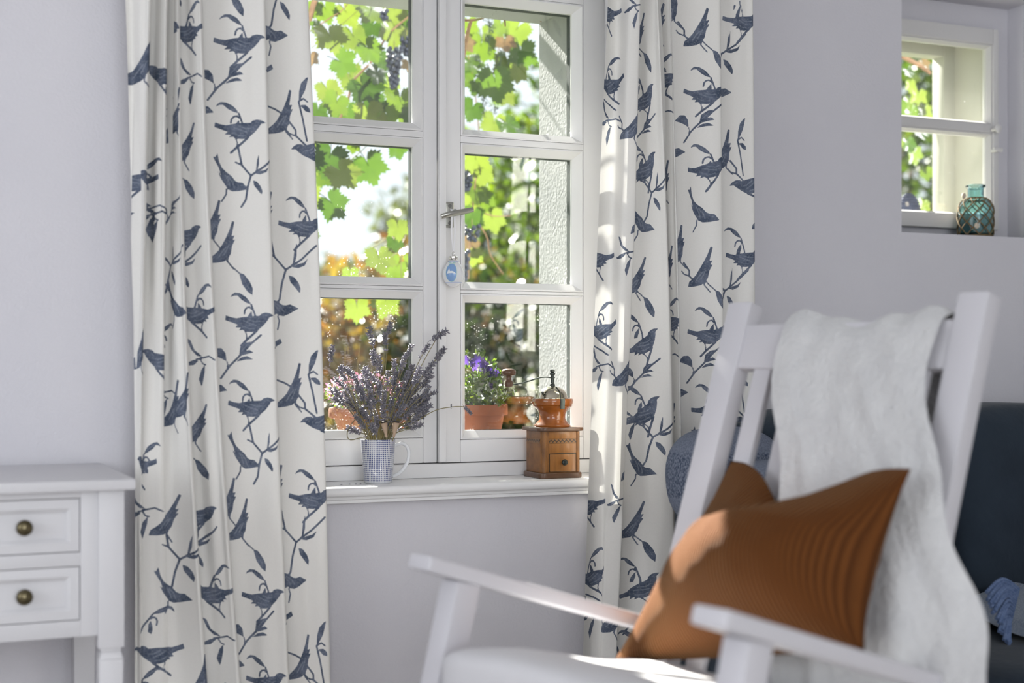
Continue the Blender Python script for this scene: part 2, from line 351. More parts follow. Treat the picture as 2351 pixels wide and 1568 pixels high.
# ------------------------------------------------------------------ curtains with printed birds
def P_(s, cx, cy, sc_): # parse "x,y x,y" in zoom pixels -> metres, y up
    return np.array([((float(a)-cx)/sc_*.00087, -(float(b)-cy)/sc_*.00087) for a, b in (q.split(',') for q in s.split())])
BIRD_F = [('p', P_("695,1034 725,1046 760,1053 800,1045 860,1040 905,1038 918,1024 945,1017 970,1022 999,1039 968,1046 957,1065 930,1097 890,1130 850,1141 810,1138 795,1126 768,1130 785,1112 746,1112 766,1094 725,1078 690,1066", 855, 1085, 2.76)),
          ('s', P_("808,1135 818,1160 815,1195", 855, 1085, 2.76), .0014), ('s', P_("885,1130 845,1165 815,1190 780,1225", 855, 1085, 2.76), .0032),
          ('l', P_("800,1068 840,1086 880,1098", 855, 1085, 2.76), .0022), ('l', P_("830,1060 875,1076 905,1072", 855, 1085, 2.76), .0020), ('l', P_("790,1100 830,1118 870,1118", 855, 1085, 2.76), .0018), ('l', P_("940,1034 955,1038", 855, 1085, 2.76), .0016)]
BIRD_D = [('p', P_("652,702 660,668 690,645 715,620 740,580 762,540 785,490 803,434 817,440 806,490 797,530 816,524 802,556 818,550 797,592 788,640 770,670 745,690 700,699", 735, 590, 2.76)),
          ('s', P_("770,660 764,688 800,735", 735, 590, 2.76), .0018),
          ('l', P_("715,660 735,630 760,600", 735, 590, 2.76), .0022), ('l', P_("745,650 762,620 775,590", 735, 590, 2.76), .0020), ('l', P_("675,672 690,664", 735, 590, 2.76), .0016)]
BIRD_G = [('p', P_("733,1073 752,1078 767,1050 776,1110 792,1150 820,1180 850,1205 872,1238 890,1248 920,1251 942,1275 962,1296 930,1301 890,1309 850,1311 825,1296 803,1262 785,1232 757,1166 784,1200 770,1150", 845, 1200, 3.016)),
          ('s', P_("815,1295 812,1330 780,1380", 845, 1200, 3.016), .0018),
          ('l', P_("812,1200 830,1240 838,1275", 845, 1200, 3.016), .0022), ('l', P_("830,1210 855,1245 865,1285", 845, 1200, 3.016), .0022), ('l', P_("905,1270 918,1272", 845, 1200, 3.016), .0015)]
LEAF_L = [('p', P_("762,516 775,495 797,479 830,483 868,508 890,535 907,564 870,550 840,530 812,500 788,502", 850, 560, 3.016)),
          ('p', P_("865,692 868,660 880,634 905,602 908,640 900,660 895,684", 850, 560, 3.016)),
          ('s', P_("854,625 858,600 872,583 890,579 906,592", 850, 560, 3.016), .0022), ('s', P_("903,560 925,625 935,660 938,700", 850, 560, 3.016), .0024),
          ('l', P_("790,490 835,505 880,540", 850, 560, 3.016), .0012)]
CLUST = [('p', P_("795,935 806,872 850,840 887,834 862,880 830,912", 800, 900, 3.016)), ('p', P_("800,934 840,900 868,890 900,910 860,917", 800, 900, 3.016)),
         ('p', P_("772,973 810,942 850,932 897,956 840,958", 800, 900, 3.016)), ('p', P_("600,925 640,880 680,878 706,912 711,972 680,952 645,938", 800, 900, 3.016)),
         ('s', P_("955,790 880,850 790,942 730,1000 665,1085", 800, 900, 3.016), .0028), ('s', P_("711,970 718,992 712,1010", 800, 900, 3.016), .0014),
         ('l', P_("815,900 860,850", 800, 900, 3.016), .0013)]
STAR = [('p', P_("475,804 506,825 530,890 592,942 545,932 508,890", 570, 960, 3.016)), ('p', P_("446,984 480,978 520,958 557,962 522,995 470,999", 570, 960, 3.016)),
        ('p', P_("603,988 597,1040 580,1100 567,1145 549,1090 570,1025", 570, 960, 3.016)), ('s', P_("540,955 590,945 645,934 700,960", 570, 960, 3.016), .0022), ('s', P_("568,958 585,985 610,992", 570, 960, 3.016), .0018),
        ('l', P_("500,840 530,900", 570, 960, 3.016), .0013)]
STAR2 = [('p', P_("1160,325 1195,290 1207,200 1226,140 1222,240 1205,300", 1160, 330, 3.016)), ('p', P_("1185,318 1230,295 1270,285 1307,252 1280,305 1230,325", 1160, 330, 3.016)),
         ('p', P_("1165,372 1200,385 1230,425 1243,465 1238,503 1205,460 1175,420", 1160, 330, 3.016)), ('s', P_("1365,165 1260,260 1150,335 1120,430 1100,540 1060,600", 1160, 330, 3.016), .0028),
         ('s', P_("1050,100 1075,245 1150,335", 1160, 330, 3.016), .0028), ('s', P_("1025,220 1075,245", 1160, 330, 3.016), .0022)]
LEAF_S = [('p', P_("838,768 870,780 905,828 922,870 917,914 885,888 855,842", 880, 840, 2.76)), ('s', P_("765,690 800,735 840,772", 880, 840, 2.76), .0018), ('l', P_("855,795 900,870", 880, 840, 2.76), .0013)]
LEAF_U = [('p', P_("1240,735 1245,660 1262,600 1300,562 1316,558 1305,600 1290,650 1262,700", 1260, 760, 3.016)), ('p', P_("1250,752 1290,750 1318,775 1324,806 1285,795", 1260, 760, 3.016)),
          ('s', P_("1240,730 1265,850 1290,1000", 1260, 760, 3.016), .0026), ('s', P_("1246,725 1275,708 1303,730", 1260, 760, 3.016), .0022)]
TWIG = [('s', P_("1000,725 1090,760 1140,790", 1120, 800, 3.016), .0026), ('s', P_("1180,840 1225,900 1225,940 1295,1000", 1120, 800, 3.016), .0028), ('s', P_("1165,905 1180,925 1225,942", 1120, 800, 3.016), .0020)]
MOT = dict(F=BIRD_F, D=BIRD_D, G=BIRD_G, L=LEAF_L, C=CLUST, T=STAR, Y=STAR2, S=LEAF_S, U=LEAF_U, W=TWIG)
def seg_dist(px, py, a, b):
    d = b-a; L2 = max(d@d, 1e-12); t = np.clip(((px-a[0])*d[0]+(py-a[1])*d[1])/L2, 0, 1)
    return np.hypot(px-a[0]-t*d[0], py-a[1]-t*d[1])
def poly_sd(px, py, P):
    dm = np.full(px.shape, 1e9); ins = np.zeros(px.shape, bool); n = len(P)
    for i in range(n):
        a, b = P[i], P[(i+1) % n]; dm = np.minimum(dm, seg_dist(px, py, a, b))
        c = ((a[1] > py) != (b[1] > py)); xx = (b[0]-a[0])*(py-a[1])/(b[1]-a[1]+1e-15)+a[0]; ins ^= c & (px < xx)
    return np.where(ins, dm, -dm)
def curtain(name, label, BK, amp, Yc, motifs, period_px, mscale, seed, lowcut=False, step=None):
    zs = np.concatenate([np.arange(.02, .30, .008), np.arange(.30, 1.80, .0022), np.arange(1.80, 2.28, .01)])
    mid = np.mean([b[1] for b in BK]); u = (mid-1175.5)/FPX; zc = (Yc+3)/(math.cos(CA)-u*math.sin(CA))
    pys = np.clip(834-(zs-1)*FPX/zc, -60, 1620)
    keys = np.array([0, 500, 1000, 1568.]); R = len(zs); nb = len(BK)
    BP = np.array([np.polyval(np.polyfit(keys, b, 2), pys) for b in BK]); uu = (BP-1175.5)/FPX
    BX = (Yc+3)*np.tan(CA+np.arctan(uu))                    # boundary x per row
    AM = np.array([np.interp(pys, keys, a) for a in amp])   # fold strength at each interior boundary per row
    cx, cy, pan = [], [], []
    for i in range(nb-1):
        x0, x1 = BX[i], BX[i+1]; wd = x1-x0; aL = AM[i-1] if i > 0 else np.zeros(R); aR = AM[i] if i < nb-2 else np.full(R, .45)
        yb = Yc+.022; d = .047
        ov = np.minimum(.024*aL, .6*wd); p = i+7*seed
        wig = .0035*np.sin(zs*5+p*1.7)+.002*np.sin(zs*11+p*3.1)
        cx += [x0-ov, x0+.28*wd, x0+.55*wd, x0+.80*wd, x1-.006*aR]
        cy += [yb+0*x0, yb-d*(.12*aL+.05)+wig, yb-d*(.30*aR+.15)-wig, yb-d*.72*aR-.004+.6*wig, yb-d*aR]
        if step == i:
            cx[-5:] = [x0, x0+.30*wd, x0+.56*wd, x0+.63*wd, x1-.004]; cy[-5:] = [yb-.012+0*x0, yb+wig*.5, yb-.001+wig*.5, yb-.038*np.clip((1130-pys)/80+1, .25, 1), yb-d*aR]
        pan += [i]*5
        if i < nb-2: cx += [x1+.001*aR, x1-.010*aR]; cy += [yb-d*aR+.010*aR, yb-d*aR*.5]; pan += [-1]*2
        else: cx += [x1]; cy += [yb-d*aR+.012]; pan += [i]
    cx = np.array(cx).T; cy = np.array(cy).T; nc = cx.shape[1]
    def weights(tt):
        Wt = np.zeros((len(tt), nc)); i = np.minimum(tt.astype(int), nc-2); t = tt-i
        bs = [.5*(-t+2*t*t-t**3), .5*(2-5*t*t+3*t**3), .5*(t+4*t*t-3*t**3), .5*(-t*t+t**3)]
        for k, b in zip((-1, 0, 1, 2), bs): np.add.at(Wt, (np.arange(len(tt)), np.clip(i+k, 0, nc-1)), b)
        return Wt
    mr = np.argmin(abs(pys-800)); td = np.linspace(0, nc-1.0001, 6000); Wd = weights(td)
    ax, ay = Wd@cx[mr], Wd@cy[mr]; arc = np.r_[0, np.cumsum(np.hypot(np.diff(ax), np.diff(ay)))]
    C = int(arc[-1]/.0022); U = np.linspace(0, arc[-1], C); tt = np.interp(U, arc, td); Wt = weights(tt)
    Xg = cx@Wt.T; Yg = cy@Wt.T; colpan = np.array(pan)[np.minimum((tt+.5).astype(int), nc-1)]
    ink = np.full((R, C), -9e-3); lite = np.full((R, C), -9e-3)
    rng = np.random.RandomState(seed)
    def stamp(kind, U0, V0, rot, flip, s, worldx=False):
        c_, s_ = math.cos(rot), math.sin(rot)
        for it in MOT[kind]:
            P = it[1]*s*mscale
            P = np.stack([P[:, 0]*(-1 if flip else 1), P[:, 1]], 1); P = np.stack([P[:, 0]*c_-P[:, 1]*s_+U0, P[:, 0]*s_+P[:, 1]*c_+V0], 1)
            mg = .006; r0, r1 = np.searchsorted(zs, [P[:, 1].min()-mg, P[:, 1].max()+mg]); c0, c1 = np.searchsorted(U, [P[:, 0].min()-mg, P[:, 0].max()+mg])
            if worldx:
                cc = np.where((Xg[r0:r1].max(0) > P[:, 0].min()-mg) & (Xg[r0:r1].min(0) < P[:, 0].max()+mg))[0]
                if not len(cc): continue
                c0, c1 = cc[0], cc[-1]+1
            if r1 <= r0 or c1 <= c0: continue
            px, py = np.meshgrid(U[c0:c1], zs[r0:r1])
            if worldx: px = Xg[r0:r1, c0:c1]
            if it[0] == 'p': sd = poly_sd(px, py, P)
            else: sd = it[2]*.5+(.00075 if it[0] == 's' else .0003)-np.min([seg_dist(px, py, P[i], P[i+1]) for i in range(len(P)-1)], axis=0)
            tgt = lite if it[0] == 'l' else ink
            tgt[r0:r1, c0:c1] = np.maximum(tgt[r0:r1, c0:c1], sd)
    vper = period_px*zc/FPX
    for mo in motifs:
        kind, px, py = mo[0], mo[1], mo[2]; flip = 'm' in mo[3] if len(mo) > 3 else False; once = 'o' in mo[3] if len(mo) > 3 else False
        rot = math.radians(mo[4]) if len(mo) > 4 else 0; s = mo[5] if len(mo) > 5 else 1
        r = np.argmin(abs(pys-py)); bp = BP[:, r]; pi_ = int(np.clip(np.searchsorted(bp, px)-1, 0, nb-2)) if len(mo) < 7 else mo[6]
        X = (Yc+3)*math.tan(CA+math.atan((px-1175.5)/FPX))
        cols = np.where(colpan == pi_)[0]; best = cols[np.argmin(abs(Xg[r, cols]-X))]; U0 = U[best]+(X-Xg[r, best])
        for k in ((0,) if once else (-2, -1, 0, 1, 2)):
            if lowcut and not once and pi_ <= 2 and zs[r]+k*vper < zs[np.argmin(abs(pys-1090))]: continue
            stamp(kind, X if once else U0, zs[r]+k*vper, rot, flip, s, once)
    # mesh
    verts = np.stack([Xg, Yg, np.repeat(zs[:, None], C, 1)], -1).reshape(-1, 3)
    off = np.array([verts[:, 0].mean(), Yc, .02]); verts = verts-off
    idx = np.arange(R*C).reshape(R, C); f = np.stack([idx[:-1, :-1], idx[:-1, 1:], idx[1:, 1:], idx[1:, :-1]], -1).reshape(-1, 4)
    me = bpy.data.meshes.new(name); me.vertices.add(len(verts)); me.vertices.foreach_set('co', verts.astype(np.float32).ravel())
    me.loops.add(f.size); me.loops.foreach_set('vertex_index', f.astype(np.int32).ravel()); me.polygons.add(len(f)); me.polygons.foreach_set('loop_start', np.arange(0, f.size, 4, dtype=np.int32))
    me.update(calc_edges=True); me.shade_smooth()
    for nm, arr in (('ink', ink), ('lite', lite)):
        a = me.attributes.new(nm, 'FLOAT', 'POINT'); a.data.foreach_set('value', (arr*1000).astype(np.float32).ravel())
    a = me.attributes.new('flat', 'FLOAT_VECTOR', 'POINT'); fl = np.stack([np.repeat(U[None], R, 0), np.repeat(zs[:, None], C, 1), np.zeros((R, C))], -1); a.data.foreach_set('vector', fl.astype(np.float32).ravel())
    me.materials.append(M['curtain'])
    o = bpy.data.objects.new(name, me); COL.objects.link(o); o.location = off
    return tag(o, label, 'curtain', 'bird print curtains at the window')
def curtain_mat():
    m, nt, out = new_mat('bird_print_linen'); L = nt.links.new
    a = N(nt, 'Attribute', attribute_name='ink'); b = N(nt, 'Attribute', attribute_name='lite'); fl = N(nt, 'Attribute', attribute_name='flat')
    def mask(src, lo, hi):
        r = N(nt, 'MapRange'); r.interpolation_type = 'SMOOTHSTEP'; r.inputs[1].default_value = lo; r.inputs[2].default_value = hi; L(src, r.inputs[0]); return r.outputs[0]
    mi = mask(a.outputs['Fac'], -.25, .55); ml = mask(b.outputs['Fac'], -.5, .8); edge = mask(a.outputs['Fac'], 0, 9)
    nz = N(nt, 'TexNoise'); nz.inputs['Scale'].default_value = 260; nz.inputs['Detail'].default_value = 3; L(fl.outputs['Vector'], nz.inputs['Vector'])
    n2 = N(nt, 'TexNoise'); n2.inputs['Scale'].default_value = 45; n2.inputs['Detail'].default_value = 3; L(fl.outputs['Vector'], n2.inputs['Vector'])
    ramp = N(nt, 'MixRGB'); ramp.inputs[1].default_value = (.05, .072, .12, 1); ramp.inputs[2].default_value = (.135, .16, .225, 1)
    mm = N(nt, 'MapRange'); mm.inputs[1].default_value = .36; mm.inputs[2].default_value = .68; L(n2.outputs[0], mm.inputs[0]); L(mm.outputs[0], ramp.inputs[0])
    lm = N(nt, 'MixRGB'); mlx = N(nt, 'Math', operation='MULTIPLY'); L(ml, mlx.inputs[0]); mlx.inputs[1].default_value = .55; L(mlx.outputs[0], lm.inputs[0]); L(ramp.outputs[0], lm.inputs[1]); lm.inputs[2].default_value = (.26, .29, .35, 1)
    base = N(nt, 'MixRGB'); base.inputs[1].default_value = (.76, .745, .715, 1); base.inputs[2].default_value = (.81, .795, .765, 1); L(nz.outputs[0], base.inputs[0])
    gr = N(nt, 'MapRange'); gr.inputs[1].default_value = .25; gr.inputs[2].default_value = .5; gr.inputs[3].default_value = .82; gr.inputs[4].default_value = .97; L(nz.outputs[0], gr.inputs[0])
    mf = N(nt, 'Math', operation='MULTIPLY'); L(mi, mf.inputs[0]); L(gr.outputs[0], mf.inputs[1])
    col = N(nt, 'MixRGB'); L(mf.outputs[0], col.inputs[0]); L(base.outputs[0], col.inputs[1]); L(lm.outputs[0], col.inputs[2])
    d = N(nt, 'BsdfDiffuse'); t = N(nt, 'BsdfTranslucent'); L(col.outputs[0], d.inputs[0]); L(col.outputs[0], t.inputs[0])
    mp = N(nt, 'Mapping'); mp.inputs['Scale'].default_value = (1, .12, 1); L(fl.outputs['Vector'], mp.inputs[0])
    wv = N(nt, 'TexNoise'); wv.inputs['Scale'].default_value = 900; wv.inputs['Detail'].default_value = 2; L(mp.outputs[0], wv.inputs['Vector'])
    bp = N(nt, 'Bump'); bp.inputs['Strength'].default_value = .25; bp.inputs['Distance'].default_value = .0006; L(wv.outputs[0], bp.inputs['Height']); L(bp.outputs[0], d.inputs['Normal'])
    ms = N(nt, 'MixShader'); ms.inputs[0].default_value = .07; L(d.outputs[0], ms.inputs[1]); L(t.outputs[0], ms.inputs[2]); L(ms.outputs[0], out.inputs[0])
    return m
M['curtain'] = curtain_mat()
ML = [
 # wide panel
 ('F', 578, 742), ('L', 560, 698), ('C', 552, 806), ('L', 557, 900), ('F', 583, 938), ('G', 562, 1042), ('Y', 602, 1042, '', 0, .8), ('D', 548, 1206), ('S', 597, 1295), ('D', 482, 512, '', 0, 1, 4), ('G', 490, 868, '', 0, .9, 4), ('L', 503, 1140, 'm', 0, .8, 4),
 # right panel
 ('G', 640, 686, '', 20, 1.05, 5), ('Y', 664, 612, '', 0, 1, 5), ('F', 600, 806, 'm', 12, 1, 5), ('D', 668, 893, '', 2, 1.05), ('W', 668, 893), ('U', 716, 872), ('F', 742, 975, 'm', 18, 1.0, 5), ('F', 722, 1160), ('L', 708, 1112), ('D', 628, 1130, '', 0, 1, 5), ('G', 637, 1335, '', 25, 1, 5),
 # fourth panel
 ('F', 452, 722, 'm', 0, 1, 3), ('L', 466, 678, 'm', 0, 1, 3), ('T', 462, 826, '', 0, 1, 3), ('D', 445, 980, '', -8, 1, 3), ('S', 466, 1078, '', 0, .9, 3), ('F', 458, 1190, '', 8, .95, 3), ('Y', 446, 1258, '', 0, .85, 3),
 # narrow folds
 ('G', 402, 692, '', 5, 1, 2), ('D', 410, 915, '', -3, 1.1, 2), ('T', 380, 905, '', 0, .9, 2), ('Y', 395, 610, '', 0, .8, 2), ('L', 388, 765, 'm', 0, .8, 2), ('C', 395, 480, '', 0, .7, 2),
 ('F', 368, 828, 'm', -5, 1, 1), ('T', 353, 500, '', 0, 1, 1), ('L', 352, 395, 'm', 0, 1, 1), ('F', 355, 425, 'm', 0, 1, 0), ('D', 318, 157, '', 0, 1.15, 0), ('D', 390, 290, '', 0, 1.1, 2), ('T', 345, 1130, '', 0, 1, 1),
 # lower left, where the folds open out
 ('D', 380, 1188, 'o', -6), ('T', 332, 1172, 'o'), ('Y', 418, 1282, 'o', 0, .9, 2), ('G', 398, 1345, 'o', 5), ('L', 372, 1412, 'mo', -20), ('F', 364, 1498, 'mo', 4), ('L', 350, 1555, 'mo', 0), ('D', 450, 1560, 'o', 10, 1, 3),
]
BL = [(293, 302, 317, 312), (343, 333, 327, 334), (381, 377, 378, 392), (408, 416, 437, 472), (459, 477, 506, 548), (604, 618, 635, 660), (711, 731, 748, 760)]
AL = [(1, 1, .2, 0), (1, 1, .25, 0), (1, 1, 1, .9), (1, 1, 1, .9), (.9, .9, .9, .8)]
curtain('curtain', 'white linen curtain with navy birds and twigs left of the window, beside the white desk', BL, AL, -.225, ML, 645, 1.0, 1, True)
MR = [
 ('F', 1408, 206, 'm', 12, 1, 0), ('L', 1418, 160, 'm', 0, .95, 0), ('D', 1440, 292, '', -8, 1.1, 0), ('T', 1406, 288, '', 0, 1, 0), ('W', 1420, 262, '', 0, 1, 0), ('G', 1450, 502, 'm', 30, 1, 0), ('T', 1430, 590, '', 0, .9, 0), ('F', 1400, 45, 'm', 0, 1, 0),
 ('F', 1482, 235, '', 32, .95, 1), ('F', 1484, 392, '', 35, 1, 1), ('L', 1468, 352, '', 5, 1, 1), ('L', 1466, 185, '', 0, .9, 1), ('D', 1462, 640, '', -5, 1.0, 1), ('S', 1490, 705, '', 0, 1, 1), ('C', 1480, 850, '', 0, .8, 1), ('G', 1474, 1058, '', 0, 1, 1), ('Y', 1495, 445, '', 0, .85, 1), ('T', 1455, 960, '', 0, .9, 1),
 ('F', 1522, 186, 'm', 0, 1, 2), ('L', 1526, 150, 'm', 0, .9, 2), ('T', 1522, 265, '', 0, 1, 2), ('D', 1512, 60, '', 0, 1, 2), ('S', 1520, 520, '', 0, 1, 2), ('D', 1522, 420, '', 0, 1, 2),
 ('D', 1598, 62, '', 0, 1.05, 3), ('S', 1642, 132, '', 0, 1, 3), ('L', 1612, 172, '', 0, 1.02, 3), ('F', 1622, 215, '', 0, 1, 3), ('C', 1608, 268, '', 0, 1, 3), ('G', 1540, 330, '', 20, 1, 3), ('L', 1612, 350, '', 0, 1, 3), ('F', 1630, 384, '', 14, 1, 3), ('G', 1612, 472, '', 0, 1.05, 3), ('D', 1556, 568, '', 8, 1, 3), ('W', 1560, 590, '', 0, 1, 3),
 ('F', 1712, 32, '', 2, 1, 4), ('Y', 1668, 108, '', 0, .95, 4), ('G', 1652, 180, '', 15, 1, 4), ('D', 1664, 342, '', 6, 1.05, 4), ('W', 1668, 345, '', 0, 1, 4), ('U', 1702, 318, '', 0, 1, 4), ('F', 1722, 415, 'm', 20, 1.05, 4), ('L', 1692, 540, '', 0, 1, 4), ('D', 1740, 480, '', 0, 1, 4),
]
BR = [(1400, 1383, 1356, 1342), (1459, 1449, 1431, 1416), (1502, 1519, 1537, 1545), (1531, 1543, 1556, 1563), (1647, 1652, 1655, 1658), (1731, 1735, 1737, 1738)]
AR = [(1, 1, .7, .35), (1, 1, 1, .8), (1, 1, 1, 1), (.8, .8, .8, .8)]
curtain('curtain', 'white linen curtain with navy birds and twigs between window and sofa', BR, AR, -.225, MR, 556, 1.04, 2, step=0)

# ------------------------------------------------------------------ white desk at the left
DZ = .805
dk = empty('desk', (-.02, -.34, 0), 'white lacquered desk with bronze knobs standing left of the curtain', 'desk')
YF, YB = -.532, -.135
MB().bb(-.45, .383, -.552, -.122, DZ-.018, DZ).build('desk_top', M['desk'], dk, bevel=.003)
for x in (-.434, .324):
    for y in (YF, YB-.043):
        mb = MB(); a, b = x, x+.043; c, d = y, y+.043
        mb.bb(a, b, c, d, .520, DZ-.018)
        i = .0015; k = .005
        def ring(z, e): return [(a+e, c+e, z), (b-e, c+e, z), (b-e, d-e, z), (a+e, d-e, z)]
        mb.hexa(ring(.512, k), ring(.520, k)); mb.hexa(ring(.500, i), ring(.512, k)); mb.hexa([(a+.007, c+.007, 0), (b-.007, c+.007, 0), (b-.007, d-.007, 0), (a+.007, d-.007, 0)], ring(.500, i))
        mb.build('leg', M['desk'], dk, bevel=.0012)
D0, D1 = -.345, .294
mb = MB(); ya, yb_ = YF+.004, YF+.026
mb.bb(-.391, D0-.0015, ya, yb_, .542, DZ-.018); mb.bb(D1+.0015, .324, ya, yb_, .542, DZ-.018)
for z0, z1 in ((.542, .5695), (.6605, .6835), (.7745, DZ-.018)): mb.bb(D0-.0015, D1+.0015, ya, yb_, z0, z1)
mb.build('front_frame', M['desk'], dk, bevel=.0008)
for x in (-.43, .348):
    MB().bb(x, x+.014, YF+.04, YB-.04, .542, DZ-.018).build('side_panel', M['desk'], dk)
MB().bb(-.391, .324, YB-.02, YB-.006, .542, DZ-.018).build('back_panel', M['desk'], dk)
M['bronze'] = mat('aged_bronze', (.10, .085, .05), .3, (.16, .135, .08), 60, metal=1)
for z0, z1 in ((.571, .659), (.685, .773)):
    dr = bead_ring(D0, D1, z0, z1, .021, YF+.006, YF+.0125, .015)
    dr.bb(D0+.02, D1-.02, YF+.0122, YF+.03, z0+.02, z1-.02)
    dr = dr.build('drawer', M['desk'], dk, bevel=0, smooth=15)
    for x in (-.25, .206):
        z = (z0+z1)/2
        mb = MB(); R = Matrix.Rotation(PI/2, 3, 'X')
        mb.lathe([(.004, -.005), (.0045, .004), (.006, .008), (.0115, .012), (.0135, .0165), (.0125, .021), (.008, .0245), (.002, .026)], (x, YF+.012, z), 24, R)
        mb.build('knob', M['bronze'], dr, smooth=60, label='aged bronze drawer knob')

# ------------------------------------------------------------------ sofa along the wall
M['navy'] = mat('navy_velvet', (.016, .024, .036), .85, (.024, .036, .052), 7, sheen=.12, bump=.3, bscale=60, spec=.2, bdist=.004)
sf = empty('sofa', (2.6, -.65, 0), 'dark navy velvet sofa standing along the wall under the small window', 'sofa')
SXL, SXR = 1.68, 3.75
def soft_box(x0, x1, y0, y1, z0, z1, n=2.6, dent=.0):
    c = Vector(((x0+x1)/2, (y0+y1)/2, (z0+z1)/2)); h = Vector(((x1-x0)/2, (y1-y0)/2, (z1-z0)/2)); mb = MB(); nu, nv = 48, 24
    def fn(u, v):
        a = 2*PI*u; b = PI*(v-.5)*.998; p = Vector((math.cos(b)*math.cos(a), math.cos(b)*math.sin(a), math.sin(b)))
        k = (abs(p.x)**n+abs(p.y)**n+abs(p.z)**n)**(-1/n); p = p*k; q = Vector((p.x*h.x, p.y*h.y, p.z*h.z))+c
        return q+Vector((noise.noise(q*5), noise.noise(q*5+Vector((9, 0, 0))), noise.noise(q*5+Vector((0, 9, 0)))))*dent
    return mb.grid(fn, nu, nv)
mb = MB(); mb.hexa([(SXL, -.40, .1), (SXR, -.40, .1), (SXR, -.285, .1), (SXL, -.285, .1)], [(SXL, -.375, .87), (SXR, -.375, .87), (SXR, -.285, .87), (SXL, -.285, .87)])
mb.build('back_frame', M['navy'], sf, bevel=.03, seg=4)
MB().bb(SXL, SXR, -1.12, -.40, .1, .3).build('seat_base', M['navy'], sf, bevel=.03, seg=3)
for x0, x1 in ((SXL+.01, 2.62), (2.63, SXR-.01)):
    soft_box(x0, x1, -1.14, -.48, .28, .47, 7, .006).build('seat_cushion', M['navy'], sf, smooth=80)
for x0, x1 in ((SXL+.01, 2.17), (2.18, 2.95), (2.96, SXR-.01)):
    mb = soft_box(x0, x1, -.565, -.36, .43, .905, 5, .010)
    for i, p in enumerate(mb.v): mb.v[i] = Vector((p.x, p.y+(p.z-.45)*.16, p.z))
    mb.build('back_cushion', M['navy'], sf, smooth=80)
for x in (SXL+.04, SXR-.09):
    for y in (-1.08, -.36): MB().lathe([(.022, 0), (.03, .11)], (x+.02, y, 0), 12).build('foot', M['navy'], sf)
mb = MB(); mb.hexa([(1.562, -1.10, .1), (1.69, -1.10, .1), (1.69, -.30, .1), (1.562, -.30, .1)], [(1.562, -1.10, .60), (1.69, -1.10, .60), (1.69, -.30, .79), (1.562, -.30, .79)])
mb.build('sofa_arm', M['navy'], sf, bevel=.03, seg=4)
# knitted pillows on the sofa
def melange(name, c1, c2, bands):
    m, nt, out = new_mat(name); L = nt.links.new; p = N(nt, 'BsdfPrincipled'); L(p.outputs[0], out.inputs[0]); p.inputs['Roughness'].default_value = .95; p.inputs['Specular IOR Level'].default_value = .1
    geo = N(nt, 'TexCoord'); nz = N(nt, 'TexNoise'); nz.inputs['Scale'].default_value = 330; nz.inputs['Detail'].default_value = 2
    mp = N(nt, 'Mapping'); mp.inputs['Scale'].default_value = (1, 1, .55); L(geo.outputs['Object'], mp.inputs[0]); L(mp.outputs[0], nz.inputs['Vector'])
    r = N(nt, 'ValToRGB'); r.color_ramp.elements[0].position = .38; r.color_ramp.elements[1].position = .62; r.color_ramp.elements[0].color = c4(c1); r.color_ramp.elements[1].color = c4(c2); L(nz.outputs[0], r.inputs[0])
    sp = N(nt, 'SeparateXYZ'); L(geo.outputs['Object'], sp.inputs[0])
    ws = N(nt, 'Math', operation='MULTIPLY'); L(sp.outputs['Z'], ws.inputs[0]); ws.inputs[1].default_value = bands
    sn = N(nt, 'Math', operation='SINE'); L(ws.outputs[0], sn.inputs[0]); mr = N(nt, 'MapRange'); mr.inputs[1].default_value = .1; mr.inputs[2].default_value = .4; mr.inputs[3].default_value = 0; mr.inputs[4].default_value = .55; L(sn.outputs[0], mr.inputs[0])
    mx = N(nt, 'MixRGB'); L(mr.outputs[0], mx.inputs[0]); L(r.outputs[0], mx.inputs[1]); mx.inputs[2].default_value = c4(c2); L(mx.outputs[0], p.inputs['Base Color'])
    b = N(nt, 'Bump'); b.inputs['Strength'].default_value = .7; b.inputs['Distance'].default_value = .003; L(nz.outputs[0], b.inputs['Height']); L(b.outputs[0], p.inputs['Normal'])
    return m
M['knit'] = melange('blue_grey_knit', (.065, .085, .13), (.21, .235, .30), 40)
M['knit2'] = melange('blue_grey_knit_light', (.075, .095, .14), (.22, .245, .31), 55)
def pillow(name, mt, c, hx, hz, t, lean, yaw, **tags):
    mb = MB(); R = Euler((lean, 0, yaw)).to_matrix()
    def side(s):
        def fn(u, v):
            a, b = 2*u-1, 2*v-1; k = max(0, (1-a**4)*(1-b**4))**.45
            sx = a*hx*(1-.06*b*b); sz = b*hz*(1-.08*a*a)
            return c+R @ Vector((sx, s*t*k, sz))
        return fn
    mb.grid(side(1), 24, 24); mb.grid(side(-1), 24, 24)
    o = mb.build(name, mt, None, smooth=80, **tags); bm = bmesh.new(); bm.from_mesh(o.data); bmesh.ops.remove_doubles(bm, verts=bm.verts, dist=1e-4); bmesh.ops.recalc_face_normals(bm, faces=bm.faces); bm.to_mesh(o.data); bm.free(); o.data.shade_smooth()
    return o
pc = at(1668, 1110, -.68)
soft_box(1.478, 1.735, -.54, -.37, .655, .868, 2.5, .010).build('cushion', M['knit'], None, smooth=80, label='round topped blue grey knitted cushion on the sofa arm behind the rocking chair slats', cat='cushion')
soft_box(1.50, 1.80, -.72, -.545, .672, .81, 2.6, .010).build('cushion', M['knit2'], None, smooth=80, label='lower striped blue grey cushion on the sofa arm before the round topped one', cat='cushion')
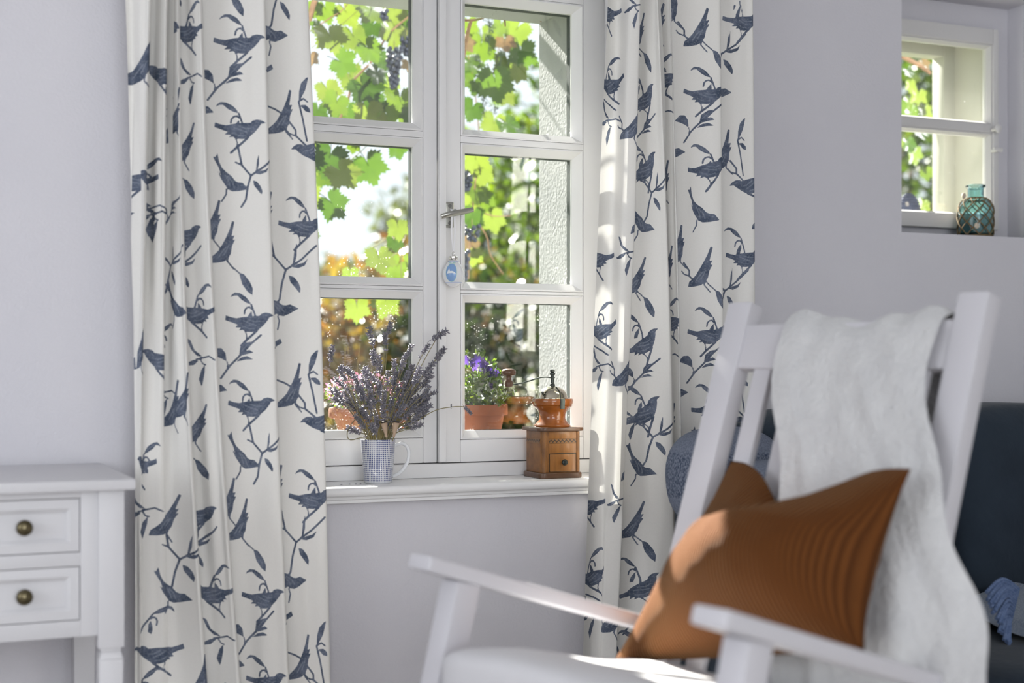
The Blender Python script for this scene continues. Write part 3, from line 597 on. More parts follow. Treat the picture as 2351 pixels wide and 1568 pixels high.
# fringed throw on the sofa seat
M['throw'] = melange('blue_throw', (.085, .13, .25), (.16, .22, .37), 300)
M['throw2'] = melange('blue_grey_throw', (.16, .20, .27), (.30, .34, .40), 90)
th = empty('throw_blanket', (2.5, -.75, .48), 'blue woven throw with long twisted fringe lying on the sofa seat', 'blanket')
def thr(u, v):
    x = 1.985+u*.75+.02*math.sin(v*7); y = -.58-v*.46
    return Vector((x, y, .482+.012*math.sin(x*23+v*3)+.008*noise.noise(Vector((x*9, y*9, 0)))+.02*(1-v)))
MB().grid(thr, 50, 30).build('woven_cloth', M['throw2'], th, smooth=80)
rng = random.Random(3)
for k in range(24):
    f = k/23; a = at(2338-24*f, 1352+100*f, -.86)
    e = at(2268+rng.uniform(-6, 6)+52*f, 1356+150*f+rng.uniform(-4, 10), -.92)
    mid = a.lerp(e, .5)+Vector((rng.uniform(-.004, .004), 0, .022))
    MB().tube(smoothpts([a, mid, e], 5), .0037, 7).build('fringe_strand', M['throw'], th, smooth=70)

# ------------------------------------------------------------------ rocking chair
CO = Vector((1.412, -1.141, 0)); CT = math.radians(195.03); CF = Vector((math.cos(CT), math.sin(CT), 0)); CL = Vector((-CF.y, CF.x, 0)); LEAN = .346
def ch(f, l, z): return CO+CF*f+CL*l+Vector((0, 0, z))
def bk(z): return LEAN*(1.10-z)      # forward position of the back frame at height z
def chair_at(px, py, f):            # point of the pixel's ray that lies at forward distance f of the chair
    u = (px-1175.5)/FPX; d = Vector((math.sin(CA)+u*math.cos(CA), math.cos(CA)-u*math.sin(CA), -(py-834)/FPX))
    t = (f-(CAM-CO).dot(CF))/d.dot(CF); return CAM+d*t
rc = empty('rocking_chair', ch(.4, 0, 0), 'white painted wooden rocking chair with slatted back and flat armrests', 'chair')
def post(l, z0, z1, wl, wf, name):
    a, b = ch(bk(z0), l, z0), ch(bk(z1), l, z1)
    MB().bar(a, b, CL, wl, wf).build(name, M['white'], rc, bevel=.004)
PW = .456
for s in (-1, 1): post(s*PW/2, .03, 1.10, .052, .034, 'back_post')
a, b = ch(bk(1.025), -PW/2+.024, 1.025), ch(bk(1.025), PW/2-.024, 1.025)
up = (ch(bk(1.1), 0, 1.1)-ch(bk(0), 0, 0)).normalized()
MB().bar(a, b, up, .078, .024).build('top_rail', M['white'], rc, bevel=.004)
MB().bar(ch(bk(.46), -PW/2+.024, .46), ch(bk(.46), PW/2-.024, .46), up, .05, .024).build('lower_rail', M['white'], rc, bevel=.004)
for k in (-2, -1, 0, 1, 2): post(k*.0762, .47, 1.0, .037, .014, 'back_slat')
AS = .315; AH, AFW, AW = .712, .659, .573
def arm_z(f): return AH-AS*(AFW-f)
for s in (-1, 1):
    f1 = bk(.56)-.01
    MB().bar(ch(f1, s*(AW/2-.012)+.02, arm_z(f1)), ch(AFW, s*AW/2+.02, AH), CL, .056, .024).build('armrest', M['white'], rc, bevel=.006, seg=3)
    l = s*(AW/2-.004)+.018; ft = AFW-.075
    top = ch(ft, l, arm_z(ft)-.012); bot = ch(ft+.25*(arm_z(ft)-.06), l, .06)
    MB().bar(top, bot, CL, .044, .044).build('front_post', M['white'], rc, bevel=.005)
    # rocker
    Rr = 1.05; fc = .47; pts_lo, pts_hi = [], []
    mb = MB(); prev = None; nseg = 20
    for i in range(nseg+1):
        f = -.08+1.12*i/nseg; z = Rr-math.sqrt(Rr*Rr-(f-fc)**2); q = [ch(f, l-.017, z), ch(f, l+.017, z), ch(f, l+.017, z+.045), ch(f, l-.017, z+.045)]
        b0 = len(mb.v); mb.v += q
        if i: mb.f += [[b0-4+k, b0-4+(k+1)%4, b0+(k+1)%4, b0+k] for k in range(4)]
    mb.f += [[3, 2, 1, 0], [b0, b0+1, b0+2, b0+3]]
    mb.build('rocker', M['white'], rc, bevel=.004)
    # side rail under the seat
    MB().bar(ch(bk(.38), s*.25, .385), ch(.665, s*(AW/2-.004), .455), Vector((0, 0, 1)), .05, .022).build('seat_rail', M['white'], rc, bevel=.004)
for z0, f in ((.455, .665), (.16, .71)): MB().bar(ch(f, -AW/2, z0), ch(f, AW/2, z0), Vector((0, 0, 1)), .045, .022).build('front_rail', M['white'], rc, bevel=.004)
for k in range(5):
    f = .26+.10*k; MB().bar(ch(f, -.272, .405+.16*(f-.25)), ch(f, .272, .405+.16*(f-.25)), CF+Vector((0, 0, .16)), .085, .018).build('seat_slat', M['white'], rc, bevel=.003)
# seat cushion
M['pad'] = mat('white_cotton_pad', (.60, .595, .62), .9, (.63, .625, .65), 12, bump=.3, bscale=80, spec=.1, sheen=.2)
mb = MB(); 
def pad(u, v):
    a = 2*PI*u; b = PI*(v-.5)*.998; p = Vector((math.cos(b)*math.cos(a), math.cos(b)*math.sin(a), math.sin(b))); n = 6
    p = p*((abs(p.x)**n+abs(p.y)**n+abs(p.z)**n)**(-1/n)); f = .440+p.x*.235; l = p.y*.250
    zz = .503+.2*(f-.42)+p.z*.062*(1-.35*max(0, p.z)*(p.y**4))+.006*noise.noise(Vector((f*8, l*8, p.z)))
    return ch(f, l, zz)
mb.grid(pad, 56, 28); mb.build('seat_cushion', M['pad'], None, smooth=80, label='pale cotton seat cushion on the rocking chair', cat='cushion')

# rust corduroy pillow
def cord_mat():
    m, nt, out = new_mat('rust_corduroy'); L = nt.links.new; p = N(nt, 'BsdfPrincipled'); L(p.outputs[0], out.inputs[0]); p.inputs['Roughness'].default_value = .9; p.inputs['Specular IOR Level'].default_value = .15
    p.inputs['Sheen Weight'].default_value = .22; p.inputs['Sheen Roughness'].default_value = .35; p.inputs['Sheen Tint'].default_value = (1, .62, .32, 1)
    a = N(nt, 'Attribute', attribute_name='flat'); sp = N(nt, 'SeparateXYZ'); L(a.outputs['Vector'], sp.inputs[0])
    mu = N(nt, 'Math', operation='MULTIPLY'); L(sp.outputs['X'], mu.inputs[0]); mu.inputs[1].default_value = 2*PI/.0064
    si = N(nt, 'Math', operation='SINE'); L(mu.outputs[0], si.inputs[0])
    r = N(nt, 'MapRange'); r.inputs[1].default_value = -1; r.inputs[2].default_value = .2; L(si.outputs[0], r.inputs[0])
    nz = N(nt, 'TexNoise'); nz.inputs['Scale'].default_value = 14; L(a.outputs['Vector'], nz.inputs['Vector'])
    c1 = N(nt, 'MixRGB'); c1.inputs[1].default_value = (.11, .036, .008, 1); c1.inputs[2].default_value = (.14, .048, .011, 1); L(nz.outputs[0], c1.inputs[0])
    c2 = N(nt, 'MixRGB'); L(r.outputs[0], c2.inputs[0]); c2.inputs[1].default_value = (.07, .022, .005, 1); L(c1.outputs[0], c2.inputs[2]); L(c2.outputs[0], p.inputs['Base Color'])
    b = N(nt, 'Bump'); b.inputs['Strength'].default_value = .8; b.inputs['Distance'].default_value = .0022; L(si.outputs[0], b.inputs['Height']); L(b.outputs[0], p.inputs['Normal'])
    return m
M['cord'] = cord_mat()
TL, TR, BLc, BRc = chair_at(1678, 1058, .12), chair_at(2092, 1076, .20), chair_at(1405, 1522, .30), chair_at(1985, 1494, .30)
nrm = (TR-TL).cross(BLc-TL).normalized()
if nrm.dot(CF) < 0: nrm = -nrm
def pil(s):
    def fn(u, v):
        a, b = 2*u-1, 2*v-1
        p = BLc.lerp(BRc, u).lerp(TL.lerp(TR, u), v)
        k = max(0, (1-a*a)*(1-b*b))**.62
        chop = math.exp(-((a+.06)/.40)**2)*max(0, b)**1.3*(1-max(0, abs(a)-.75)/.25)
        p = p-Vector((0, 0, .118))*chop+CF*(.02*chop)
        p += (BLc.lerp(TL, v)-BRc.lerp(TR, v))*(-.045*a*(1-b*b))*-1*.9      # sides pulled in
        fat = .135*(1+.55*a)*(1-.8*chop)*(1-.40*b)*(1-.6*max(0, b)**1.2) if s > 0 else .055
        wr = .006*noise.noise(Vector((a*2.4, b*2.0, s)))+.003*noise.noise(Vector((a*6, b*5, s)))
        return p+nrm*s*(fat*k+wr*k)
    return fn
mb = MB(); mb.grid(pil(1), 64, 64); mb.grid(pil(-1), 64, 64); flat = [(i/64*.46, j/64*.46, 0) for _ in range(2) for j in range(65) for i in range(65)]
off = Vector((sum(p.x for p in mb.v)/len(mb.v), sum(p.y for p in mb.v)/len(mb.v), min(p.z for p in mb.v)))
me = bpy.data.meshes.new('pillow'); me.from_pydata([p-off for p in mb.v], [], mb.f); me.materials.append(M['cord'])
at_ = me.attributes.new('flat', 'FLOAT_VECTOR', 'POINT'); at_.data.foreach_set('vector', [c for q in flat for c in q])
bm = bmesh.new(); bm.from_mesh(me); bmesh.ops.remove_doubles(bm, verts=bm.verts, dist=1e-5); bmesh.ops.recalc_face_normals(bm, faces=bm.faces); bm.to_mesh(me); bm.free(); me.shade_smooth()
o = bpy.data.objects.new('pillow', me); COL.objects.link(o); o.location = off
tag(o, 'rust orange corduroy pillow with a dented top leaning in the rocking chair', 'pillow')

# white plush blanket over the chair back
M['plush'] = mat('white_plush', (.55, .55, .56), 1.0, (.60, .60, .605), 26, bump=1.0, bscale=140, spec=.05, sheen=.35, bdist=.004)
rows = [  # (height, forward offset from back frame, lat left, lat right)
 (.74, -.055, -.08, .19), (.95, -.045, -.10, .19), (1.045, -.034, -.105, .192), (1.074, -.004, -.108, .192), (1.056, .026, -.108, .19), (1.01, .036, -.108, .185),
 (.93, .045, -.075, .212), (.84, .052, -.030, .258), (.75, .060, .0, .305), (.66, .065, .02, .372), (.57, .055, .03, .392), (.45, .03, .04, .395), (.33, .0, .05, .395), (.20, -.02, .05, .395)]
def blk(u, v):
    t = v*(len(rows)-1); i = min(int(t), len(rows)-2); f = t-i
    q = [rows[max(i-1, 0)], rows[i], rows[i+1], rows[min(i+2, len(rows)-1)]]
    cr = lambda k: .5*((2*q[1][k])+(q[2][k]-q[0][k])*f+(2*q[0][k]-5*q[1][k]+4*q[2][k]-q[3][k])*f*f+(3*q[1][k]-q[0][k]-3*q[2][k]+q[3][k])*f**3)
    z, fo, l0, l1 = cr(0), cr(1), cr(2), cr(3); l = l0+(l1-l0)*u
    hang = max(0, min(1, (t-4.5)/4)); fold = (.008*math.sin(u*7+v*5.0)+.010*math.exp(-((u-.16-.25*(v-.5))/.05)**2)+.006*noise.noise(Vector((u*6, v*5, 7))))*hang
    nzv = noise.noise(Vector((u*7, v*11, 0)))*.0045+noise.noise(Vector((u*40, v*80, 3)))*.0014
    zz = z+(.010*math.sin(u*8+1)+.004*math.sin(u*23) if 2 < t < 5 else 0)*(1-abs(t-3.2)/2.0 if abs(t-3.2) < 2 else 0)
    return ch(bk(min(z, 1.1))+fo+fold+nzv, l+.004*math.sin(v*40), zz+nzv*.6)
MB().grid(blk, 90, 190).build('blanket', M['plush'], None, smooth=90, label='fluffy white plush blanket draped over the rocking chair back', cat='blanket')

# ------------------------------------------------------------------ on the sill: mug with lavender
SZ = .742
mp = at(868, 1100, -.075); MX, MY = mp.x, -.075
def mug_mat():
    m, nt, out = new_mat('blue_dash_china'); L = nt.links.new; p = N(nt, 'BsdfPrincipled'); L(p.outputs[0], out.inputs[0]); p.inputs['Roughness'].default_value = .12; p.inputs['Coat Weight'].default_value = .3
    tc = N(nt, 'TexCoord'); sp = N(nt, 'SeparateXYZ'); L(tc.outputs['Object'], sp.inputs[0])
    an = N(nt, 'Math', operation='ARCTAN2'); L(sp.outputs['Y'], an.inputs[0]); L(sp.outputs['X'], an.inputs[1])
    def saw(src, k, thr):
        a = N(nt, 'Math', operation='MULTIPLY'); L(src, a.inputs[0]); a.inputs[1].default_value = k; f = N(nt, 'Math', operation='FRACT'); L(a.outputs[0], f.inputs[0])
        t = N(nt, 'Math', operation='GREATER_THAN'); L(f.outputs[0], t.inputs[0]); t.inputs[1].default_value = thr; return t.outputs[0]
    x = saw(an.outputs[0], 54/(2*PI), .42); z = saw(sp.outputs['Z'], 1/.0043, .30)
    zl = N(nt, 'Math', operation='GREATER_THAN'); L(sp.outputs['Z'], zl.inputs[0]); zl.inputs[1].default_value = .004
    m1 = N(nt, 'Math', operation='MULTIPLY'); L(x, m1.inputs[0]); L(z, m1.inputs[1]); m2 = N(nt, 'Math', operation='MULTIPLY'); L(m1.outputs[0], m2.inputs[0]); L(zl.outputs[0], m2.inputs[1])
    mx = N(nt, 'MixRGB'); L(m2.outputs[0], mx.inputs[0]); mx.inputs[1].default_value = (.74, .75, .78, 1); mx.inputs[2].default_value = (.055, .075, .22, 1); L(mx.outputs[0], p.inputs['Base Color'])
    return m
mug = empty('mug', (MX, MY, SZ), 'white mug with blue dashes holding dried lavender on the sill', 'mug')
M['mug'] = mug_mat(); M['china'] = mat('white_china', (.76, .77, .79), .12, coat=.3)
pr = [(.0265, 0), (.0295, .002), (.0308, .006), (.0335, .04), (.0362, .07), (.0377, .092), (.0376, .094), (.0366, .0945), (.0356, .093), (.034, .07), (.031, .03), (.028, .007), (.001, .005)]
MB().lathe(pr, (MX, MY, SZ), 56).build('mug_body', M['mug'], mug, smooth=60)
hp = [at(905, 1024, MY), at(922, 1018, MY), at(935, 1026, MY), at(939, 1045, MY), at(932, 1068, MY), at(917, 1086, MY), at(901, 1094, MY)]
hp[0].x -= .002
MB().tube(smoothpts(hp, 6), .0042, 12, flat=.75).build('mug_handle', M['china'], mug, smooth=70)
# lavender bouquet
M['lstem'] = mat('dry_lavender_stem', (.20, .17, .085), .8, (.28, .25, .14), 30)
M['lav'] = leaf_mat('dry_lavender_flower', [(.13, .14, .18), (.26, .265, .32), (.42, .40, .43), (.20, .21, .28)], .4, (1.1, 1.0, 1.1), scale=220, obj_random=False, dim=1)
lav = empty('lavender_bouquet', (MX, MY, SZ+.09), 'bunch of dried lavender sprigs standing in the dashed mug', 'bouquet')
def spike_mesh(k):
    r = random.Random(k+40); mb = MB(); Ls = .034+.010*r.random(); whorls = 9 if k % 3 else 8
    gapk = 1 if k % 2 else -1
    for i in range(whorls):
        z = Ls*i/whorls
        if gapk == 1 and i == 0: z -= .011
        nn = 6 if 0 < i < whorls-2 else 4
        for j in range(nn):
            a = 2*PI*j/nn+i*.6+r.uniform(-.3, .3); el = .2+.6*r.random(); ln = .0072*r.uniform(.8, 1.25); rd = .0018*r.uniform(.8, 1.2)
            d = Vector((math.cos(a)*math.cos(el), math.sin(a)*math.cos(el), math.sin(el))); p0 = Vector((0, 0, z))+d*.0006
            mb.tube([p0, p0+d*ln*.45, p0+d*ln*.85, p0+d*ln], [rd*.5, rd, rd*.85, rd*.25], 5)
            if r.random() < .35:
                q = p0+d*ln; mb.sphere(q, rd*.8, 5, 4)
    mb.tube([(0, 0, -.012), (0, 0, Ls)], .0009, 5)
    return mb.mesh('flower_spike', M['lav'], smooth=60)
SPK = [spike_mesh(k) for k in range(7)]
rl = random.Random(21)
tips = [(763, 800, 10), (850, 765, -14), (884, 765, 0), (897, 742, 15), (1018, 764, 62, .11), (1015, 806, 38), (985, 865, 35), (945, 795, 32), (870, 825, -8), (906, 830, 4), (945, 850, 6), (1000, 900, 70), (980, 935, 75),
        (985, 790, 40), (800, 850, -45), (770, 870, -50), (785, 845, -60), (845, 860, -55), (920, 850, 30), (935, 865, 20), (960, 880, 30), (975, 905, 40), (905, 870, 0), (880, 890, -5), (850, 900, -20), (820, 895, -40), (800, 925, -45), (770, 915, -60),
        (762, 895, -60), (835, 945, -30), (860, 940, -10), (940, 905, 25), (955, 920, 40), (925, 930, 30), (965, 950, 50), (945, 965, 60), (820, 960, -40), (805, 985, -70), (900, 920, 10), (880, 935, 0), (845, 915, -15), (915, 885, 12), (890, 855, 4), (930, 820, 25), (857, 815, -12), (815, 870, -35), (795, 890, -45), (960, 855, 22), (990, 840, 40), (945, 940, 45)]
for k in range(16): tips.append((rl.gauss(882, 55), rl.uniform(850, 985), None))
for k in range(10): tips.append((rl.uniform(760, 850), rl.uniform(845, 960), -40))
for k in range(9): tips.append((rl.uniform(905, 985), rl.uniform(850, 950), 30))
def sprig(px, py, ang, dy, spike=True):
    tip = at(px, py, MY+dy)
    bx = max(-1, min(1, (px-870)/110)); base = Vector((MX+bx*.012+rl.uniform(-.008, .008), MY+rl.uniform(-.014, .014), SZ+.035))
    mouth = Vector((MX+bx*.024+rl.uniform(-.004, .004), MY+max(-.026, min(.024, dy*.25)), SZ+.096))
    up = tip-mouth
    if ang is None: d = up.normalized()
    else:
        a = math.radians(ang); d = Vector((math.sin(a)*.95, dy*.5, math.cos(a))).normalized()
    m1 = mouth+Vector((up.x*.45, up.y*.45, up.z*.55)); low = tip-d*.014
    pts = smoothpts([base, mouth, m1, low, tip], 4)
    s = MB().tube(pts, [.0009]*len(pts), 5).build('sprig', M['lstem'], lav, smooth=70)
    if spike:
        q = d.to_track_quat('Z', 'Y').to_matrix().to_4x4(); sc_ = rl.uniform(.75, 1.1)
        inst('flower_spike', SPK[rl.randrange(7)], Matrix.Translation(tip-d*.028) @ q @ Matrix.Rotation(rl.uniform(0, 6), 4, 'Z') @ Matrix.Scale(sc_, 4), s)
for t in tips: sprig(t[0], t[1], t[2], rl.uniform(-.045, .040))
# the long drooping sprig at the right and a bent one at the left
a0 = Vector((MX+.024, MY-.01, SZ+.096))
pts = smoothpts([Vector((MX+.01, MY, SZ+.04)), a0, at(960, 965, -.10), at(1000, 942, -.10), at(1040, 934, -.10), at(1066, 934, -.10)], 5)
s = MB().tube(pts, .0010, 5).build('sprig', M['lstem'], lav, smooth=70)
e1, e2 = at(1066, 934, -.10), at(1084, 952, -.10); d = (e2-e1).normalized()
inst('flower_spike', SPK[2], Matrix.Translation(e1) @ d.to_track_quat('Z', 'Y').to_matrix().to_4x4() @ Matrix.Scale(.62, 4), s)
inst('flower_spike', SPK[3], Matrix.Translation(at(1036, 936, -.10)) @ Matrix.Scale(.25, 4), s)
pts = smoothpts([Vector((MX-.01, MY, SZ+.05)), Vector((MX-.03, MY-.02, SZ+.098)), at(805, 1010, -.10), at(797, 995, -.10), at(806, 975, -.10), at(818, 960, -.10)], 5)
MB().tube(pts, .0010, 5).build('sprig', M['lstem'], lav, smooth=70)
# poppy heads
M['poppy'] = mat('dry_poppy_head', (.42, .30, .21), .75, (.52, .39, .29), 40)
M['poppy_dark'] = mat('dry_poppy_crown', (.06, .05, .045), .9)
for px, py, tl, lb in ((884, 985, -.18, 'small dried poppy head among the lavender, nearer the mug centre'), (907, 985, .16, 'small dried poppy head among the lavender, nearer the mug handle')):
    c = at(px, py, -.112); pe = empty('poppy_head', c-Vector((0, 0, .02)), lb, 'poppy head')
    R = Matrix.Rotation(tl, 3, 'Y')
    MB().lathe([(.0022, -.018), (.003, -.011), (.0058, .002), (.0072, .010), (.0066, .0135), (.003, .0145)], c, 14, R).build('seed_pod', M['poppy'], pe, smooth=60)
    MB().lathe([(.004, .0135), (.0085, .0155), (.0088, .017), (.002, .018)], c, 12, R).build('pod_crown', M['poppy_dark'], pe, smooth=40)
    MB().tube([c+R @ Vector((0, 0, -.018)), c+R @ Vector((.0, .012, -.032)), Vector((MX+(px-895)*.0006, MY, SZ+.06))], .0016, 6).build('pod_stem', M['lstem'], pe)
rc_ = random.Random(5)
for (px, py) in ((782, 1107), (801, 1105), (815, 1106), (826, 1109)):
    c = at(px, py, -.1); c.z = SZ+.0012
    MB().tube([c, c+Vector((.002, .001, .0006)), c+Vector((.0038, .0002, 0))], [.0006, .0013, .0004], 5).build('lavender_crumb', M['lav'], None, label='tiny dry lavender crumb lying on the sill beside the mug', cat='crumb', group='lavender crumbs on the sill')

# ------------------------------------------------------------------ coffee grinder
M['walnut'] = mat('dark_walnut', (.075, .035, .018), .4, (.12, .058, .03), 14, stretch=(1, 8, 1), coat=.2)
def wood(name, c1, c2, rough=.38):
    return mat(name, c1, rough, c2, 22, stretch=(1, 1, 7), coat=.25, detail=6)
M['oak'] = mat('honey_wood', (.20, .078, .015), .4, (.29, .118, .024), 18, stretch=(6, 6, 1), coat=.2, detail=6)
M['oakside'] = mat('worn_honey_wood', (.13, .05, .012), .45, (.25, .105, .025), 40, stretch=(1, 1, 1), coat=.1, detail=8)
M['cherry'] = mat('turned_cherry', (.21, .058, .010), .22, (.29, .09, .016), 9, stretch=(5, 5, 1), coat=.5, detail=5)
M['nickel'] = mat('tarnished_nickel', (.48, .44, .34), .16, (.60, .56, .46), 10, metal=1)
M['iron'] = mat('dark_iron', (.035, .042, .04), .38, (.06, .07, .065), 50, metal=.8)
gc = at(1267, 1090, -.075); GX, GY = gc.x, -.078
gr = empty('coffee_grinder', (GX, GY, SZ), 'old wooden box coffee grinder with crank standing on the sill', 'coffee grinder')
def rrect(hx, hy, r, n=6):
    out = []
    for cx, cy, a0 in ((hx-r, hy-r, 0), (-hx+r, hy-r, PI/2), (-hx+r, -hy+r, PI), (hx-r, -hy+r, 1.5*PI)):
        out += [(GX+cx+r*math.cos(a0+PI/2*k/n), GY+cy+r*math.sin(a0+PI/2*k/n)) for k in range(n+1)]
    return out
MB().prism(rrect(.0535, .0535, .016), SZ, SZ+.013).build('base_plate', M['walnut'], gr, bevel=.004, seg=3)
MB().prism(rrect(.0475, .0475, .012), SZ+.013, SZ+.106).build('box_body', M['oakside'], gr, bevel=.001)
MB().prism(rrect(.0575, .0575, .020), SZ+.106, SZ+.114).build('top_plate', M['walnut'], gr, bevel=.003, seg=3)
fy = GY-.0475
MB().bb(GX-.031, GX+.036, fy-.0012, fy+.004, SZ+.057, SZ+.078).build('front_panel', M['oak'], gr, bevel=.0004)
MB().bb(GX-.031, GX+.036, fy-.0012, fy+.004, SZ+.0895, SZ+.104).build('front_panel', M['oak'], gr, bevel=.0004)
for x in (-.0455, .0365):
    MB().tube([(GX+x+.004, fy+.0018, SZ+.014), (GX+x+.004, fy+.0018, SZ+.105)], .0052, 12).build('corner_post', M['oakside'], gr, smooth=40)
def band_mat():
    m, nt, out = new_mat('zigzag_inlay'); L = nt.links.new; p = N(nt, 'BsdfPrincipled'); L(p.outputs[0], out.inputs[0]); p.inputs['Roughness'].default_value = .4
    tc = N(nt, 'NewGeometry'); sp = N(nt, 'SeparateXYZ'); L(tc.outputs['Position'], sp.inputs[0])
    xy = N(nt, 'Math', operation='ADD'); L(sp.outputs['X'], xy.inputs[0]); L(sp.outputs['Y'], xy.inputs[1])
    k = N(nt, 'Math', operation='MULTIPLY'); L(xy.outputs[0], k.inputs[0]); k.inputs[1].default_value = 1/.0095
    pp = N(nt, 'Math', operation='PINGPONG'); L(k.outputs[0], pp.inputs[0]); pp.inputs[1].default_value = .5
    zz = N(nt, 'MapRange'); zz.inputs[1].default_value = SZ+.0785; zz.inputs[2].default_value = SZ+.089; zz.inputs[3].default_value = -.25; zz.inputs[4].default_value = .75; L(sp.outputs['Z'], zz.inputs[0])
    su = N(nt, 'Math', operation='SUBTRACT'); L(pp.outputs[0], su.inputs[0]); L(zz.outputs[0], su.inputs[1]); ab = N(nt, 'Math', operation='ABSOLUTE'); L(su.outputs[0], ab.inputs[0])
    lt = N(nt, 'Math', operation='LESS_THAN'); L(ab.outputs[0], lt.inputs[0]); lt.inputs[1].default_value = .15
    mx = N(nt, 'MixRGB'); L(lt.outputs[0], mx.inputs[0]); mx.inputs[1].default_value = (.20, .09, .025, 1); mx.inputs[2].default_value = (.03, .017, .01, 1); L(mx.outputs[0], p.inputs['Base Color'])
    return m
M['inlay'] = band_mat()
MB().bb(GX-.031, GX+.036, fy-.0008, fy+.004, SZ+.0785, SZ+.089).build('inlay_band', M['inlay'], gr)
MB().bb(GX-.0483, GX-.044, GY-.036, GY+.036, SZ+.0785, SZ+.089).build('inlay_band', M['inlay'], gr)
dr = MB().bb(GX-.0295, GX+.0345, fy-.0022, fy+.004, SZ+.0155, SZ+.0545).build('drawer', M['oak'], gr, bevel=.0006)
MB().bb(GX-.031, GX+.036, fy-.0002, fy+.002, SZ+.0145, SZ+.0558).build('drawer_gap', M['iron'], gr)
MB().lathe([(.003, 0), (.0032, .004), (.0062, .006), (.0072, .009), (.0060, .012), (.0045, .0125), (.0035, .0145), (.001, .015)], (GX+.003, fy-.002, SZ+.0365), 18, Matrix.Rotation(PI/2, 3, 'X')).build('knob', M['iron'], dr, smooth=50, label='black turned drawer knob')
ht = SZ+.114
MB().lathe([(.0405, 0), (.0415, .003), (.0395, .006), (.0355, .009), (.0345, .011), (.0315, .014), (.0295, .020), (.0300, .028), (.0330, .036), (.0390, .043), (.0440, .046), (.0455, .0475), (.0435, .049), (.0455, .0505), (.0468, .056), (.0468, .062), (.0455, .064), (.040, .064), (.036, .060), (.03, .056)], (GX, GY, ht), 56).build('hopper', M['cherry'], gr, smooth=35)
dz = ht+.0625
pr = [(.040, 0), (.040, .002), (.035, .003)]+[(.034*math.cos(a), .003+.027*math.sin(a)) for a in [i*PI/2/12 for i in range(1, 12)]]+[(.004, .0302)]
MB().lathe(pr, (GX, GY, dz), 48).build('dome_lid', M['nickel'], gr, smooth=45)
MB().tube([(GX-.030, GY-.014, dz+.010), (GX-.033, GY-.018, dz+.016)], [.0018, .0032], 8).build('lid_knob', M['iron'], gr, smooth=60)
sl = [Vector((GX+.0345*math.sin(t)*.12, GY-.0342*math.sin(t), dz+.003+.0275*math.cos(t))) for t in [i*1.55/10 for i in range(3, 11)]]
MB().tube(sl, .0011, 6).build('lid_seam', M['iron'], gr, smooth=60)
MB().bar((GX+.003, GY-.0475, dz+.002), (GX+.003, GY-.0462, dz-.021), (1, 0, 0), .011, .002).build('hinge_plate', M['iron'], gr, bevel=.0006)
ax = dz+.030
MB().lathe([(.006, -.001), (.0058, .004), (.004, .006), (.004, .017), (.0058, .0175), (.0058, .020), (.0035, .0205), (.0035, .024), (.0062, .026), (.0062, .029), (.004, .031), (.0055, .033), (.0055, .036), (.002, .0375)], (GX, GY, ax), 16).build('spindle', M['iron'], gr, smooth=40)
hz = ax+.0185
cr = [Vector((GX, GY, hz)), Vector((GX-.030, GY-.006, hz+.001)), Vector((GX-.06, GY-.010, hz-.006)), Vector((GX-.085, GY-.014, hz-.012)), Vector((GX-.118, GY-.018, hz-.0165))]
pts = smoothpts(cr, 6)
mb = MB(); prev = None
for i, p in enumerate(pts):
    wv = .0035+.0016*math.sin(PI*min(1, i/(len(pts)*.6))); q = [p+Vector((0, -wv, -.0012)), p+Vector((0, wv, -.0012)), p+Vector((0, wv, .0012)), p+Vector((0, -wv, .0012))]
    b0 = len(mb.v); mb.v += q
    if i: mb.f += [[b0-4+k, b0-4+(k+1)%4, b0+(k+1)%4, b0+k] for k in range(4)]
mb.f += [[3, 2, 1, 0], [b0, b0+1, b0+2, b0+3]]
ck = mb.build('crank', M['iron'], gr, bevel=.0006)
kp = pts[-1]+Vector((.002, 0, 0))
MB().lathe([(.004, -.004), (.0085, -.002), (.0095, .004), (.0088, .009), (.0065, .011), (.0058, .018), (.0075, .0215), (.014, .023), (.0162, .027), (.0160, .032), (.0135, .0355), (.006, .0375), (.003, .036)], kp, 26).build('crank_knob', M['walnut'], ck, smooth=50, label='turned dark wooden crank knob')

# ------------------------------------------------------------------ egg ornament on the handle
M['porcelain'] = mat('white_porcelain', (.74, .75, .78), .1, coat=.6)
M['blueprint'] = mat('blue_enamel', (.22, .36, .62), .2); M['paleprint'] = mat('pale_enamel', (.72, .76, .80), .2); M['mint'] = mat('mint_enamel', (.42, .62, .58), .2); M['blueline'] = mat('blue_line_enamel', (.30, .40, .66), .2)
M['chrome'] = mat('bright_nickel', (.72, .70, .66), .12, metal=1); M['ribbon'] = mat('white_ribbon', (.80, .80, .83), .6)
ec = at(1041, 626, -.034)
eg = empty('egg_ornament', ec-Vector((0, 0, .034)), 'porcelain egg with blue rabbit medallion hanging from the window handle', 'ornament')
def er(z):     # egg radius at height z relative to centre (z -.033 .. .031)
    t = (z+.0335)/.065; t = max(0, min(1, t)); return .0245*math.sin(PI*t**.86)**.62 if 0 < t < 1 else .0004
MB().lathe([(max(.0006, er(-.0335+.065*i/40)), -.0335+.065*i/40) for i in range(41)], ec, 48).build('egg_body', M['porcelain'], eg, smooth=80)
MB().lathe([(.0098, .029), (.0102, .030), (.0102, .0355), (.0085, .037), (.003, .0375)], ec, 28).build('metal_cap', M['chrome'], eg, smooth=35)
tp = ec+Vector((0, 0, .042))
MB().tube([tp+Vector((.0045*math.cos(a)*.7, 0, .0045*math.sin(a))) for a in [2*PI*k/16 for k in range(17)]], .0007, 6, cap=False).build('ring', M['chrome'], eg, smooth=60)
face = math.atan2(-3.0-ec.y, 0-ec.x)      # side turned to the room
